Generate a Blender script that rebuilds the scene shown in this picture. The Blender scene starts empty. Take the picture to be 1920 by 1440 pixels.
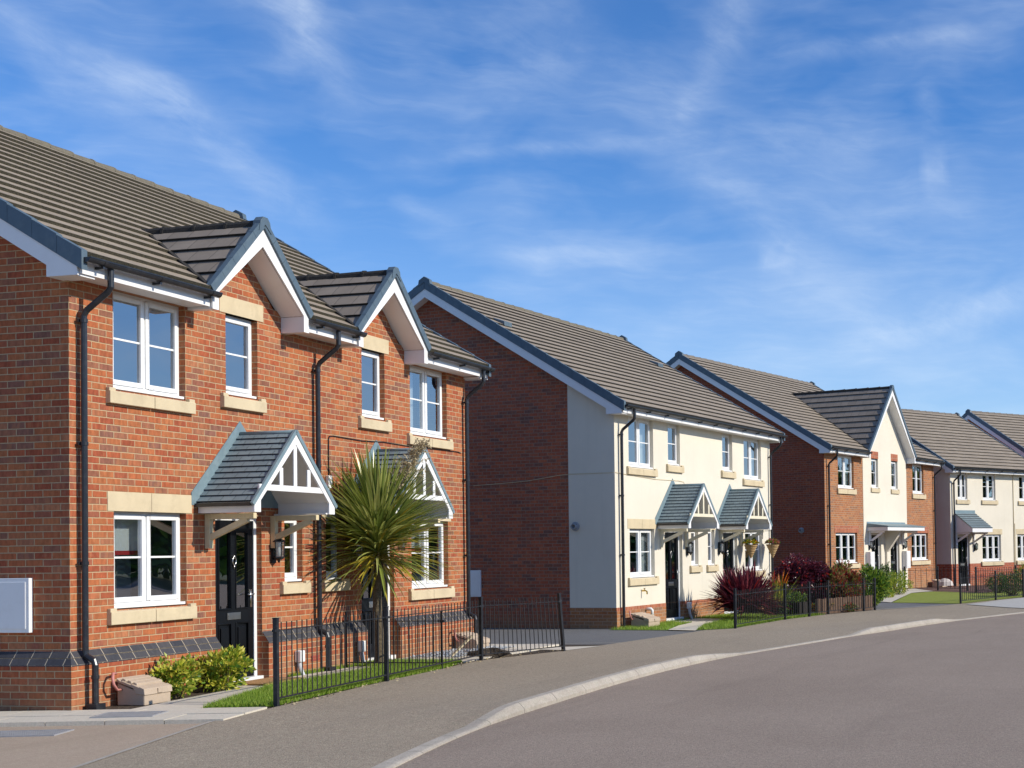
import bpy, math, random
from mathutils import Vector, Matrix
R = math.radians
random.seed(7)
scn = bpy.context.scene
COL = scn.collection

# ------------------------------------------------------------------ camera
F_PX, CX, CY, ROLL, PITCH, CAM_H = 2575.56, 1493.87, 972.02, -0.0157, 0.0208, 1.656
cp, sp, cr, sr = math.cos(PITCH), math.sin(PITCH), math.cos(ROLL), math.sin(ROLL)
M = Matrix(((cr, -sr, 0), (sr, cr, 0), (0, 0, 1))) @ Matrix(((1, 0, 0), (0, cp, sp), (0, -sp, cp)))
ax = lambda r, k: Vector((M[r][0], M[r][2], -M[r][1])) * k
cam_d = bpy.data.cameras.new("camera")
cam = bpy.data.objects.new("camera", cam_d)
COL.objects.link(cam)
x_, y_, z_ = ax(0, 1), ax(1, -1), ax(2, -1)
cam.matrix_world = Matrix(((x_.x, y_.x, z_.x, 0), (x_.y, y_.y, z_.y, 0), (x_.z, y_.z, z_.z, CAM_H), (0, 0, 0, 1)))
cam_d.sensor_width = 36
cam_d.lens = F_PX / 1920 * 36
cam_d.shift_x = (960 - CX) / 1920
cam_d.shift_y = (CY - 720) / 1920
cam_d.clip_end = 4000
scn.camera = cam

# ------------------------------------------------------------------ sun, sky, exposure
SUN_EL = R(31)
to_sun = Vector((0.981, -0.199, 0)).normalized() * math.cos(SUN_EL) + Vector((0, 0, math.sin(SUN_EL)))
sun_d = bpy.data.lights.new("sun", 'SUN')
sun_d.energy = 4.9
sun_d.angle = R(0.5)
sun_d.color = (1.0, 0.925, 0.79)
sun = bpy.data.objects.new("sun", sun_d)
COL.objects.link(sun)
sun.rotation_euler = to_sun.to_track_quat('Z', 'Y').to_euler()
sun.location = (20, -5, 30)
scn.view_settings.view_transform = 'Standard'
scn.view_settings.look = 'None'
scn.view_settings.exposure = -0.06
scn.view_settings.gamma = 1.0
scn.view_settings.use_curve_mapping = False
scn.cycles.max_bounces = 6
scn.cycles.transparent_max_bounces = 8
scn.cycles.use_denoising = True


class NT:
    """small helper to write node trees"""
    def __init__(s, tree):
        s.t = tree
        tree.nodes.clear()

    def n(s, typ, **kw):
        nd = s.t.nodes.new(typ)
        for k, v in kw.items():
            setattr(nd, k, v)
        return nd

    def put(s, sock, v):
        if isinstance(v, bpy.types.NodeSocket):
            s.t.links.new(v, sock)
        elif isinstance(v, (tuple, list)) and len(v) == 3 and sock.type == 'RGBA':
            sock.default_value = (*v, 1)
        else:
            sock.default_value = v

    def m(s, op, a, b=0.0, c=0.0, clamp=False):
        nd = s.n('ShaderNodeMath', operation=op, use_clamp=clamp)
        for i, v in enumerate((a, b, c)):
            s.put(nd.inputs[i], v)
        return nd.outputs[0]

    def vm(s, op, a, b=(0, 0, 0), sc=1.0):
        nd = s.n('ShaderNodeVectorMath', operation=op)
        s.put(nd.inputs[0], a)
        s.put(nd.inputs[1], b)
        if op == 'SCALE':
            s.put(nd.inputs[3], sc)
        return nd.outputs['Value' if op == 'DOT_PRODUCT' else 'Vector']

    def xyz(s, x, y, z=0.0):
        nd = s.n('ShaderNodeCombineXYZ')
        for i, v in enumerate((x, y, z)):
            s.put(nd.inputs[i], v)
        return nd.outputs[0]

    def sep(s, v):
        nd = s.n('ShaderNodeSeparateXYZ')
        s.put(nd.inputs[0], v)
        return nd.outputs

    def noise(s, vec, scale, detail=3.0, rough=0.55, dist=0.0):
        nd = s.n('ShaderNodeTexNoise')
        s.put(nd.inputs['Vector'], vec)
        nd.inputs['Scale'].default_value = scale
        nd.inputs['Detail'].default_value = detail
        nd.inputs['Roughness'].default_value = rough
        nd.inputs['Distortion'].default_value = dist
        return nd.outputs['Fac']

    def mix(s, fac, a, b, blend='MIX'):
        nd = s.n('ShaderNodeMix', data_type='RGBA', blend_type=blend)
        s.put(nd.inputs[0], fac)
        s.put(nd.inputs[6], a)
        s.put(nd.inputs[7], b)
        return nd.outputs[2]

    def ramp(s, fac, stops, interp='LINEAR'):
        nd = s.n('ShaderNodeValToRGB')
        s.put(nd.inputs[0], fac)
        cr_ = nd.color_ramp
        cr_.interpolation = interp
        while len(cr_.elements) < len(stops):
            cr_.elements.new(0.5)
        for e, (p, c) in zip(cr_.elements, stops):
            e.position = p
            e.color = (*c, 1) if len(c) == 3 else c
        return nd.outputs[0]

    def rng(s, v, a, b, c=0.0, d=1.0):
        nd = s.n('ShaderNodeMapRange')
        for i, q in enumerate((v, a, b, c, d)):
            s.put(nd.inputs[i], q)
        return nd.outputs[0]

    def bump(s, h, dist, strength=1.0):
        nd = s.n('ShaderNodeBump')
        s.put(nd.inputs['Height'], h)
        nd.inputs['Distance'].default_value = dist
        nd.inputs['Strength'].default_value = strength
        return nd.outputs[0]


# ---- world: physical sky with thin cirrus streaks fixed to sky directions
world = bpy.data.worlds.new("World")
scn.world = world
world.use_nodes = True
w = NT(world.node_tree)
sky = w.n('ShaderNodeTexSky', sky_type='NISHITA')
sky.sun_disc = False
sky.sun_elevation = SUN_EL
sky.sun_rotation = math.atan2(to_sun.x, to_sun.y)
sky.altitude = 100
sky.air_density = 1.0
sky.dust_density = 0.4
sky.ozone_density = 2.5
SKY_STRENGTH = 0.110
d = w.n('ShaderNodeTexCoord').outputs['Generated']
dx, dy, dz = w.sep(d)
azi = w.m('ARCTAN2', dx, dy)
ele = w.m('ARCSINE', dz)


def band(a0, e0, a1, e1, width, amp):
    """one streak of cirrus between two sky directions (azimuth, elevation in radians)"""
    L = math.hypot(a1 - a0, e1 - e0)
    ux, uy = (a1 - a0) / L, (e1 - e0) / L
    al = w.m('ADD', w.m('MULTIPLY', w.m('SUBTRACT', azi_w, a0), ux), w.m('MULTIPLY', w.m('SUBTRACT', ele_w, e0), uy))
    ac = w.m('SUBTRACT', w.m('MULTIPLY', w.m('SUBTRACT', azi_w, a0), -uy), w.m('MULTIPLY', w.m('SUBTRACT', ele_w, e0), -ux))
    q = w.m('DIVIDE', ac, width)
    g = w.m('POWER', 2.718, w.m('MULTIPLY', w.m('MULTIPLY', q, q), -1.0))
    t = w.m('DIVIDE', al, L)
    e1_ = w.rng(t, -0.15, 0.2)
    e2_ = w.rng(t, 1.15, 0.8)
    return w.m('MULTIPLY', w.m('MULTIPLY', g, w.m('MULTIPLY', e1_, e2_)), amp)


wn = w.n('ShaderNodeTexNoise')
w.put(wn.inputs['Vector'], w.xyz(azi, ele))
wn.inputs['Scale'].default_value = 9
wn.inputs['Detail'].default_value = 3
wv = w.sep(w.vm('SUBTRACT', wn.outputs['Color'], (0.5, 0.5, 0.5)))
azi_w = w.m('ADD', azi, w.m('MULTIPLY', wv[0], 0.05))
ele_w = w.m('ADD', ele, w.m('MULTIPLY', wv[1], 0.03))
PX = lambda x: (x - 1494) / 2575
PE = lambda y: (1028 - y) / 2575
streaks = [(120, 150, 420, 270, 0.010, .62), (330, 225, 640, 440, 0.012, .60), (180, 230, 420, 330, 0.012, .35), (500, 10, 640, 40, 0.026, .75), (560, 40, 620, 210, 0.022, .60),
           (600, 110, 700, 240, 0.014, .45), (1290, 250, 1350, 90, 0.013, .40), (1330, 130, 1450, -30, 0.017, .45), (800, 322, 1280, 280, 0.005, .45), (1480, 136, 1920, 98, 0.006, .42),
           (1600, 655, 1960, 555, 0.012, .55), (1735, 345, 1790, 330, 0.012, .50), (1735, 185, 1760, 270, 0.010, .36), (1250, 260, 1640, 300, 0.026, .34), (1280, 320, 1560, 520, 0.014, .36),
           (780, 395, 890, 435, 0.006, .52), (960, 490, 1240, 480, 0.012, .46), (960, 160, 1300, 150, 0.016, .26), (960, 20, 1100, 140, 0.040, .28), (1440, 490, 1500, 500, 0.009, .42),
           (1480, 560, 1900, 640, 0.020, .30), (1480, 430, 1920, 400, 0.016, .22), (300, 0, 470, 12, 0.012, .40)]
tot = None
for (a, b_, c_, d_, wd, am) in streaks:
    v = band(PX(a), PE(b_), PX(c_), PE(d_), wd, am)
    tot = v if tot is None else w.m('ADD', tot, v)
# fibres: noise drawn out along a slanting direction
ra = w.m('ADD', w.m('MULTIPLY', azi_w, 0.90), w.m('MULTIPLY', ele_w, -0.44))
rb = w.m('ADD', w.m('MULTIPLY', azi_w, 0.44), w.m('MULTIPLY', ele_w, 0.90))
fib = w.noise(w.xyz(w.m('MULTIPLY', ra, 12), w.m('MULTIPLY', rb, 75)), 1.0, 9, 0.68, 0.25)
fib2 = w.noise(w.xyz(w.m('MULTIPLY', azi, 14), w.m('MULTIPLY', ele_w, 95), 3.1), 1.0, 8, 0.66, 0.25)
broad = w.noise(w.xyz(w.m('MULTIPLY', azi_w, 7), w.m('MULTIPLY', ele_w, 17), 1.7), 1.0, 4, 0.55, 0.3)
puff = w.noise(w.xyz(azi_w, ele_w, 8.0), 30, 7, 0.65, 0.3)
dens = w.m('MULTIPLY', tot, w.m('MULTIPLY', w.rng(fib, .30, .70, .20, .50), w.rng(puff, .3, .7, .42, .92)))
gen = w.m('MULTIPLY', w.m('MULTIPLY', w.rng(broad, .38, .74), w.rng(fib2, .25, .75, .55, 1.1)), .24)
gen2 = w.m('MULTIPLY', w.rng(fib2, .48, .85), .05)
low = w.m('MULTIPLY', w.m('POWER', w.rng(ele, 0.30, 0.0), 1.6), 0.46)
cl = w.m('ADD', w.m('ADD', dens, gen), w.m('ADD', gen2, low), clamp=True)
tint = w.mix(1.0, sky.outputs[0], (0.55, 1.0, 1.55), 'MULTIPLY')
skycol = w.mix(w.m('MINIMUM', cl, 0.9), tint, (8.2, 9.3, 10.6))
bg = w.n('ShaderNodeBackground')
w.put(bg.inputs[0], skycol)
bg.inputs[1].default_value = SKY_STRENGTH
wo = w.n('ShaderNodeOutputWorld')
w.t.links.new(bg.outputs[0], wo.inputs[0])


# ------------------------------------------------------------------ materials
def new_mat(name):
    m = bpy.data.materials.new(name)
    m.use_nodes = True
    t = NT(m.node_tree)
    p = t.n('ShaderNodeBsdfPrincipled')
    o = t.n('ShaderNodeOutputMaterial')
    t.t.links.new(p.outputs[0], o.inputs[0])
    t.p, t.o = p, o
    return m, t


def plain(name, col, rough=0.5, var=0.08, scale=6.0, bump=0.0, bscale=60.0, metal=0.0, spec=0.5, dirt=None):
    m, t = new_mat(name)
    ob = t.n('ShaderNodeTexCoord').outputs['Object']
    nz = t.noise(ob, scale, 5, 0.6)
    f = t.rng(nz, .25, .75, 1 - var, 1 + var)
    c = t.mix(1.0, col, t.xyz(f, f, f), 'MULTIPLY')
    if dirt:
        dn = t.noise(ob, dirt[1], 6, 0.65)
        c = t.mix(t.rng(dn, .5, .72, 0, dirt[2]), c, dirt[0])
    t.put(t.p.inputs['Base Color'], c)
    t.p.inputs['Roughness'].default_value = rough
    t.p.inputs['Metallic'].default_value = metal
    t.p.inputs['Specular IOR Level'].default_value = spec
    if bump:
        t.put(t.p.inputs['Normal'], t.bump(t.noise(ob, bscale, 4, 0.6), bump))
    return m


def brick(name, tones, mortar, mort_w=0.0105, bl=0.225, bh=0.075, header=False, soldier=False, vary=0.24, soil=True, kcol=(.44, .18, .075)):
    m, t = new_mat(name)
    uv = t.n('ShaderNodeTexCoord').outputs['UV']
    u, v, _ = t.sep(uv)
    wob = t.noise(uv, 14, 2)
    u = t.m('ADD', u, t.m('MULTIPLY', t.m('SUBTRACT', wob, .5), .005))
    v = t.m('ADD', v, t.m('MULTIPLY', t.m('SUBTRACT', t.noise(uv, 9, 2), .5), .006))
    rowf = t.m('DIVIDE', v, bh)
    row = t.m('FLOOR', rowf)
    off = t.m('MULTIPLY', t.m('FRACT', t.m('MULTIPLY', row, 0.5)), 1.0)
    colf = t.m('ADD', t.m('DIVIDE', u, bl), off)
    col = t.m('FLOOR', colf)
    fu = t.m('MULTIPLY', t.m('FRACT', colf), bl)
    fv = t.m('MULTIPLY', t.m('FRACT', rowf), bh)
    h = mort_w / 2
    du = t.m('MINIMUM', fu, t.m('SUBTRACT', bl, fu))
    dv = t.m('MINIMUM', fv, t.m('SUBTRACT', bh, fv))
    dd = t.m('MINIMUM', du, dv)
    mask = t.rng(t.m('ADD', dd, t.m('MULTIPLY', t.m('SUBTRACT', t.noise(uv, 90, 3), .5), .004)), h - .0015, h + .002)  # 1 = brick
    wnz = t.n('ShaderNodeTexWhiteNoise', noise_dimensions='2D')
    t.put(wnz.inputs['Vector'], t.xyz(col, row))
    rnd = wnz.outputs['Value']
    base = t.ramp(rnd, [(i / (len(tones)), c) for i, c in enumerate(tones)], 'LINEAR')
    # folds and burn marks within a brick
    fold = t.noise(t.xyz(t.m('MULTIPLY', u, 26), t.m('MULTIPLY', v, 8), t.m('MULTIPLY', rnd, 40)), 1.0, 3, .6)
    fine = t.noise(uv, 240, 4, .7)
    f = t.m('MULTIPLY', t.rng(fold, .3, .7, 1 - vary, 1 + vary), t.rng(fine, .25, .75, .86, 1.14))
    base = t.mix(1.0, base, t.xyz(f, f, f), 'MULTIPLY')
    kiss = t.rng(t.noise(t.xyz(t.m('MULTIPLY', u, 17), t.m('MULTIPLY', v, 5), t.m('MULTIPLY', rnd, 90)), 1.0, 1), .58, .68)
    base = t.mix(t.m('MULTIPLY', kiss, .35), base, kcol)
    big = t.noise(uv, .9, 4, .6)
    fb = t.rng(big, .3, .7, .9, 1.08)
    base = t.mix(1.0, base, t.xyz(fb, fb, fb), 'MULTIPLY')
    mc = t.mix(t.noise(uv, 30, 3), mortar, tuple(x * .72 for x in mortar))
    # pale salts washed out of the joints here and there
    eff = t.m('MULTIPLY', t.rng(t.noise(uv, 3.3, 5, .7), .62, .74), .35 if kcol[0] > .2 else .04)
    base = t.mix(eff, base, (.5, .30, .19))
    low = t.m('MULTIPLY', t.rng(v, .34, .04), t.rng(t.noise(uv, 4.5, 5, .7), .35, .65, .1, .75))
    full = t.mix(mask, mc, base)
    full = t.mix(t.m('MULTIPLY', low, .8 if soil else 0), full, (.40, .25, .13))
    t.put(t.p.inputs['Base Color'], full)
    t.p.inputs['Roughness'].default_value = .88
    t.p.inputs['Specular IOR Level'].default_value = .25
    hgt = t.m('ADD', t.m('MULTIPLY', mask, .005), t.m('MULTIPLY', fine, .0016))
    t.put(t.p.inputs['Normal'], t.bump(hgt, 1.0, .9))
    return m


M_BRICK = brick('orange_red_brick', [(0.383, 0.113, 0.044), (0.410, 0.145, 0.057), (0.347, 0.087, 0.037), (0.420, 0.164, 0.076), (0.251, 0.103, 0.065), (0.401, 0.131, 0.050), (0.365, 0.094, 0.040), (0.224, 0.103, 0.072), (0.392, 0.131, 0.052), (0.315, 0.079, 0.037)], (.56, .40, .235))
M_BRICK2 = brick('dark_red_brick', [(0.366, 0.097, 0.049), (0.425, 0.125, 0.059), (0.295, 0.080, 0.043), (0.401, 0.114, 0.054), (0.183, 0.085, 0.063), (0.354, 0.097, 0.049), (0.236, 0.091, 0.059), (0.389, 0.103, 0.049)], (.36, .26, .20))
M_BRICK3 = brick('russet_brick', [(0.380, 0.151, 0.061), (0.420, 0.190, 0.079), (0.340, 0.123, 0.050), (0.400, 0.174, 0.071), (0.250, 0.134, 0.079), (0.360, 0.140, 0.055)], (.50, .36, .26))
M_BRICK3_SHADE = brick('shaded_russet_brick', [(.30, .070, .036), (.35, .09, .042), (.26, .062, .034), (.33, .085, .04), (.21, .07, .045), (.30, .075, .038)], (.34, .20, .15))  # russet brick again, deeper red with the side wall's shade in its colour
M_BRICKR = brick('bright_red_brick', [(.40, .09, .045), (.44, .115, .055), (.36, .08, .04), (.40, .10, .05), (.31, .075, .045)], (.48, .34, .25))
M_PLINTH = brick('slate_blue_plinth_brick', [(.040, .042, .052), (.055, .056, .066), (.072, .068, .072), (.048, .049, .058), (.060, .058, .066)], (.50, .42, .31), bh=.10, vary=.1, soil=False, kcol=(.09, .09, .10))
M_SOLDIER = brick('soldier_course_brick', [(.40, .11, .05), (.43, .14, .07), (.34, .09, .045)], (.50, .38, .27), bl=.075, bh=.24)


def render_mat(name, col):
    m, t = new_mat(name)
    ob = t.n('ShaderNodeTexCoord').outputs['Object']
    n1, n2 = t.noise(ob, .8, 5, .6), t.noise(ob, 130, 4, .7)
    x, y, z = t.sep(ob)
    run = t.noise(t.xyz(t.m('MULTIPLY', x, 5), t.m('MULTIPLY', y, 5), t.m('MULTIPLY', z, .35)), 1.0, 5, .6)
    f = t.m('MULTIPLY', t.rng(n1, .3, .7, .95, 1.04), t.rng(n2, .2, .8, .93, 1.06))
    c = t.mix(1.0, col, t.xyz(f, f, f), 'MULTIPLY')
    c = t.mix(t.rng(run, .55, .8, 0, .22), c, tuple(q * .72 for q in col))
    t.put(t.p.inputs['Base Color'], c)
    t.p.inputs['Roughness'].default_value = .92
    t.p.inputs['Specular IOR Level'].default_value = .2
    t.put(t.p.inputs['Normal'], t.bump(n2, .006))
    return m


M_CREAM = render_mat('cream_render', (.73, .668, .55))
M_STONE = plain('buff_cast_stone', (.60, .495, .325), .85, .10, 3.5, .002, 160, spec=.25, dirt=((.36, .29, .19), 5, .35))
M_UPVC = plain('white_upvc', (.80, .80, .79), .35, .03, 2.0, dirt=((.55, .53, .48), 7, .16))
M_BOARD = plain('white_fascia_board', (.80, .79, .78), .4, .03, 2.0, dirt=((.55, .53, .49), 3, .18))
M_VERGE = plain('blue_grey_verge', (.080, .118, .150), .5, .12, 5, dirt=((.17, .21, .22), 6, .4))
M_GUTTER = plain('black_upvc_pipe', (.018, .019, .024), .32, .15, 5, dirt=((.09, .085, .08), 10, .25))
M_DOOR = plain('black_painted_door', (.006, .007, .009), .34, .2, 3, .0006, 90, spec=.22)
M_METAL = plain('brushed_steel', (.62, .61, .58), .28, .08, 8, metal=1.0)
M_BLACK = plain('black_coated_steel', (.007, .008, .011), .46, .2, 8, dirt=((.10, .10, .105), 14, .25))
M_WOODC = plain('cream_painted_timber', (.66, .55, .34), .65, .10, 6, .001, 60, dirt=((.36, .33, .22), 8, .35))
M_WOODL = plain('pale_cream_timber', (.74, .67, .50), .6, .06, 6, dirt=((.45, .41, .30), 8, .2))
M_CURTAIN = plain('pale_curtain', (.72, .74, .76), .9, .05, 4)
M_RED = plain('red_trim_cloth', (.45, .02, .03), .8, .1, 8)
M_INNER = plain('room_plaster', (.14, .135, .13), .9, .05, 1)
M_LEAD = plain('blue_grey_lead', (.165, .235, .265), .5, .15, 6, dirt=((.28, .34, .35), 9, .4))


def tile_mat(name, c0, c1, tw, gauge, moss=0.0, gloss=.7):
    m, t = new_mat(name)
    uv = t.n('ShaderNodeTexCoord').outputs['UV']
    u, v, _ = t.sep(uv)
    row = t.m('FLOOR', t.m('ADD', t.m('DIVIDE', v, gauge), .02))
    cf = t.m('ADD', t.m('DIVIDE', u, tw), t.m('FRACT', t.m('MULTIPLY', row, .5)))
    wnz = t.n('ShaderNodeTexWhiteNoise', noise_dimensions='2D')
    t.put(wnz.inputs['Vector'], t.xyz(t.m('FLOOR', cf), row))
    r = wnz.outputs['Value']
    fu = t.m('MULTIPLY', t.m('FRACT', cf), tw)
    joint = t.rng(t.m('MINIMUM', fu, t.m('SUBTRACT', tw, fu)), .001, .009)
    n = t.m('MULTIPLY', t.rng(t.noise(uv, 3, 6, .65), .3, .7, .88, 1.1), t.rng(t.noise(uv, 120, 4, .7), .2, .8, .84, 1.14))
    c = t.mix(t.rng(r, 0, 1, .2, .8), c0, c1)
    c = t.mix(1.0, c, t.xyz(n, n, n), 'MULTIPLY')
    c = t.mix(joint, tuple(q * .55 for q in c0), c)
    if moss:
        mo = t.noise(uv, 11, 6, .75)
        fv = t.m('FRACT', t.m('ADD', t.m('DIVIDE', v, gauge), .02))
        edge = t.rng(fv, .0, .30, .20, -.05)
        k = t.rng(t.m('ADD', mo, edge), .60, .74, 0, moss)
        c = t.mix(k, c, (.085, .075, .038))
    t.put(t.p.inputs['Base Color'], c)
    t.p.inputs['Roughness'].default_value = gloss
    t.p.inputs['Specular IOR Level'].default_value = .35
    t.put(t.p.inputs['Normal'], t.bump(t.m('ADD', t.m('MULTIPLY', t.noise(uv, 160, 4, .7), .002), t.m('MULTIPLY', joint, .004)), 1.0, .8))
    return m


def edge_mat(name, c0, c1, sc):
    m, t = new_mat(name)
    ob = t.n('ShaderNodeTexCoord').outputs['Object']
    t.put(t.p.inputs['Base Color'], t.mix(t.rng(t.noise(ob, sc, 6, .8), .35, .65), c0, c1))
    t.p.inputs['Roughness'].default_value = .95
    t.put(t.p.inputs['Normal'], t.bump(t.noise(ob, sc * 2, 5, .7), .02))
    return m


M_TILE1 = tile_mat('mossy_concrete_roof_tile', (.272, .218, .160), (.352, .286, .212), .30, .30, .45)
M_TILE2 = tile_mat('grey_brown_roof_tile', (.270, .218, .162), (.350, .286, .212), .30, .30, .12)
M_TILE3 = tile_mat('dark_brown_roof_tile', (.220, .180, .140), (.290, .240, .190), .30, .30, .05)
M_SLATE = tile_mat('blue_grey_slate', (.150, .200, .222), (.215, .275, .298), .17, .10, 0, .5)
M_EDGE1 = edge_mat('mossy_shaded_tile_edge', (.026, .024, .018), (.090, .078, .046), 30)  # moss, with the shade below each course put into the colour
M_EDGE2 = edge_mat('shaded_tile_edge', (.014, .013, .012), (.034, .030, .026), 22)  # shade lines of the tile courses put into a dark colour
M_EDGES = edge_mat('slate_edge', (.020, .024, .028), (.035, .042, .048), 20)
M_RIDGE1 = edge_mat('lichened_ridge_tile', (.130, .115, .090), (.190, .165, .115), 16)
M_RIDGE2 = edge_mat('plain_ridge_tile', (.150, .130, .110), (.205, .175, .145), 10)


def glass_mat():
    m, t = new_mat('window_glass')
    t.t.nodes.remove(t.p)
    tr = t.n('ShaderNodeBsdfTransparent')
    tr.inputs[0].default_value = (.78, .83, .82, 1)
    gl = t.n('ShaderNodeBsdfGlossy')
    gl.inputs['Roughness'].default_value = .0
    gl.inputs[0].default_value = (.92, .95, 1, 1)
    ob = t.n('ShaderNodeTexCoord').outputs['Object']
    t.put(gl.inputs['Normal'], t.bump(t.noise(ob, 1.6, 1, .4), .006, .6))
    ge = t.n('ShaderNodeNewGeometry')
    c = t.m('ABSOLUTE', t.vm('DOT_PRODUCT', ge.outputs['Normal'], ge.outputs['Incoming']))
    fz = t.m('POWER', t.m('SUBTRACT', 1.0, c), 5.0)
    mx = t.n('ShaderNodeMixShader')
    t.put(mx.inputs[0], t.m('ADD', .36, t.m('MULTIPLY', fz, .64), clamp=True))
    t.t.links.new(tr.outputs[0], mx.inputs[1])
    t.t.links.new(gl.outputs[0], mx.inputs[2])
    t.t.links.new(mx.outputs[0], t.o.inputs[0])
    return m


M_GLASS = glass_mat()


def ground_mat(name, c0, c1, speck, scale=260, patch=.35, bump=.006, stains=.25):
    m, t = new_mat(name)
    ob = t.n('ShaderNodeTexCoord').outputs['Object']
    n1, n2, n3 = t.noise(ob, patch, 6, .6, .4), t.noise(ob, scale * .42, 2, .7), t.noise(ob, scale * .15, 3, .7)
    c = t.mix(t.rng(n1, .3, .7), c0, c1)
    f = t.m('MULTIPLY', t.rng(n2, .3, .7, 1 - speck * 1.15, 1 + speck * 1.15), t.rng(n3, .3, .7, 1 - speck * .55, 1 + speck * .55))
    c = t.mix(1.0, c, t.xyz(f, f, f), 'MULTIPLY')
    x, y, z = t.sep(ob)
    s1 = t.noise(t.xyz(t.m('MULTIPLY', t.m('ADD', x, t.m('MULTIPLY', y, -.28)), 1.6), t.m('MULTIPLY', y, .25)), 1.0, 6, .68, .5)
    c = t.mix(t.rng(s1, .52, .74, 0, stains), c, tuple(q * .60 for q in c0))
    mt = t.noise(ob, 9, 5, .75)
    c = t.mix(t.rng(mt, .38, .62, 0, .32), c, tuple(q * k_ for q, k_ in zip(c0, (1.02, .90, .96))))
    c = t.mix(t.rng(t.noise(ob, 28, 4, .8), .5, .7, 0, .30), c, tuple(q * .72 for q in c0))
    s2 = t.noise(ob, 2.3, 6, .7)
    c = t.mix(t.rng(s2, .56, .72, 0, stains * .5), c, tuple(min(1, q * 1.35) for q in c1))
    t.put(t.p.inputs['Base Color'], c)
    t.p.inputs['Roughness'].default_value = .9
    t.p.inputs['Specular IOR Level'].default_value = .3
    t.put(t.p.inputs['Normal'], t.bump(n2, bump))
    return m


M_ROAD = ground_mat('pinkish_road_asphalt', (.252, .202, .157), (.305, .247, .194), .40, stains=.30)
M_PAVE = ground_mat('grey_brown_pavement_asphalt', (.288, .240, .174), (.328, .275, .200), .44, scale=170, stains=.25)
M_DRIVE = ground_mat('dark_driveway_asphalt', (.140, .140, .140), (.165, .165, .160), .3, stains=.2)
M_TAN = ground_mat('tan_driveway_asphalt', (.37, .292, .212), (.42, .335, .25), .22, stains=.25)
M_SLAB = ground_mat('grey_concrete_slab', (.53, .485, .39), (.60, .55, .45), .10, scale=120, bump=.002, stains=.2)
M_KERB = ground_mat('pale_concrete_kerb', (.35, .315, .26), (.43, .39, .325), .16, scale=120, patch=2.5, bump=.003, stains=.6)
M_SOIL = ground_mat('dark_soil', (.055, .042, .030), (.085, .065, .045), .5, scale=60, bump=.03)
M_EARTH = ground_mat('open_ground', (.10, .11, .05), (.13, .13, .06), .3, scale=30)
M_LAWN = ground_mat('lawn_turf', (.085, .14, .018), (.12, .18, .026), .35, scale=90, bump=.02)


def leaf(name, c0, c1, trans=.35, rough=.45):
    m, t = new_mat(name)
    oi = t.n('ShaderNodeObjectInfo')
    ge = t.n('ShaderNodeNewGeometry')
    c = t.mix(ge.outputs['Random Per Island'], c0, c1)
    t.put(t.p.inputs['Base Color'], c)
    t.p.inputs['Roughness'].default_value = rough
    tl = t.n('ShaderNodeBsdfTranslucent')
    t.put(tl.inputs[0], c)
    mx = t.n('ShaderNodeMixShader')
    mx.inputs[0].default_value = trans
    t.t.links.new(t.p.outputs[0], mx.inputs[1])
    t.t.links.new(tl.outputs[0], mx.inputs[2])
    t.t.links.new(mx.outputs[0], t.o.inputs[0])
    return m


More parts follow.
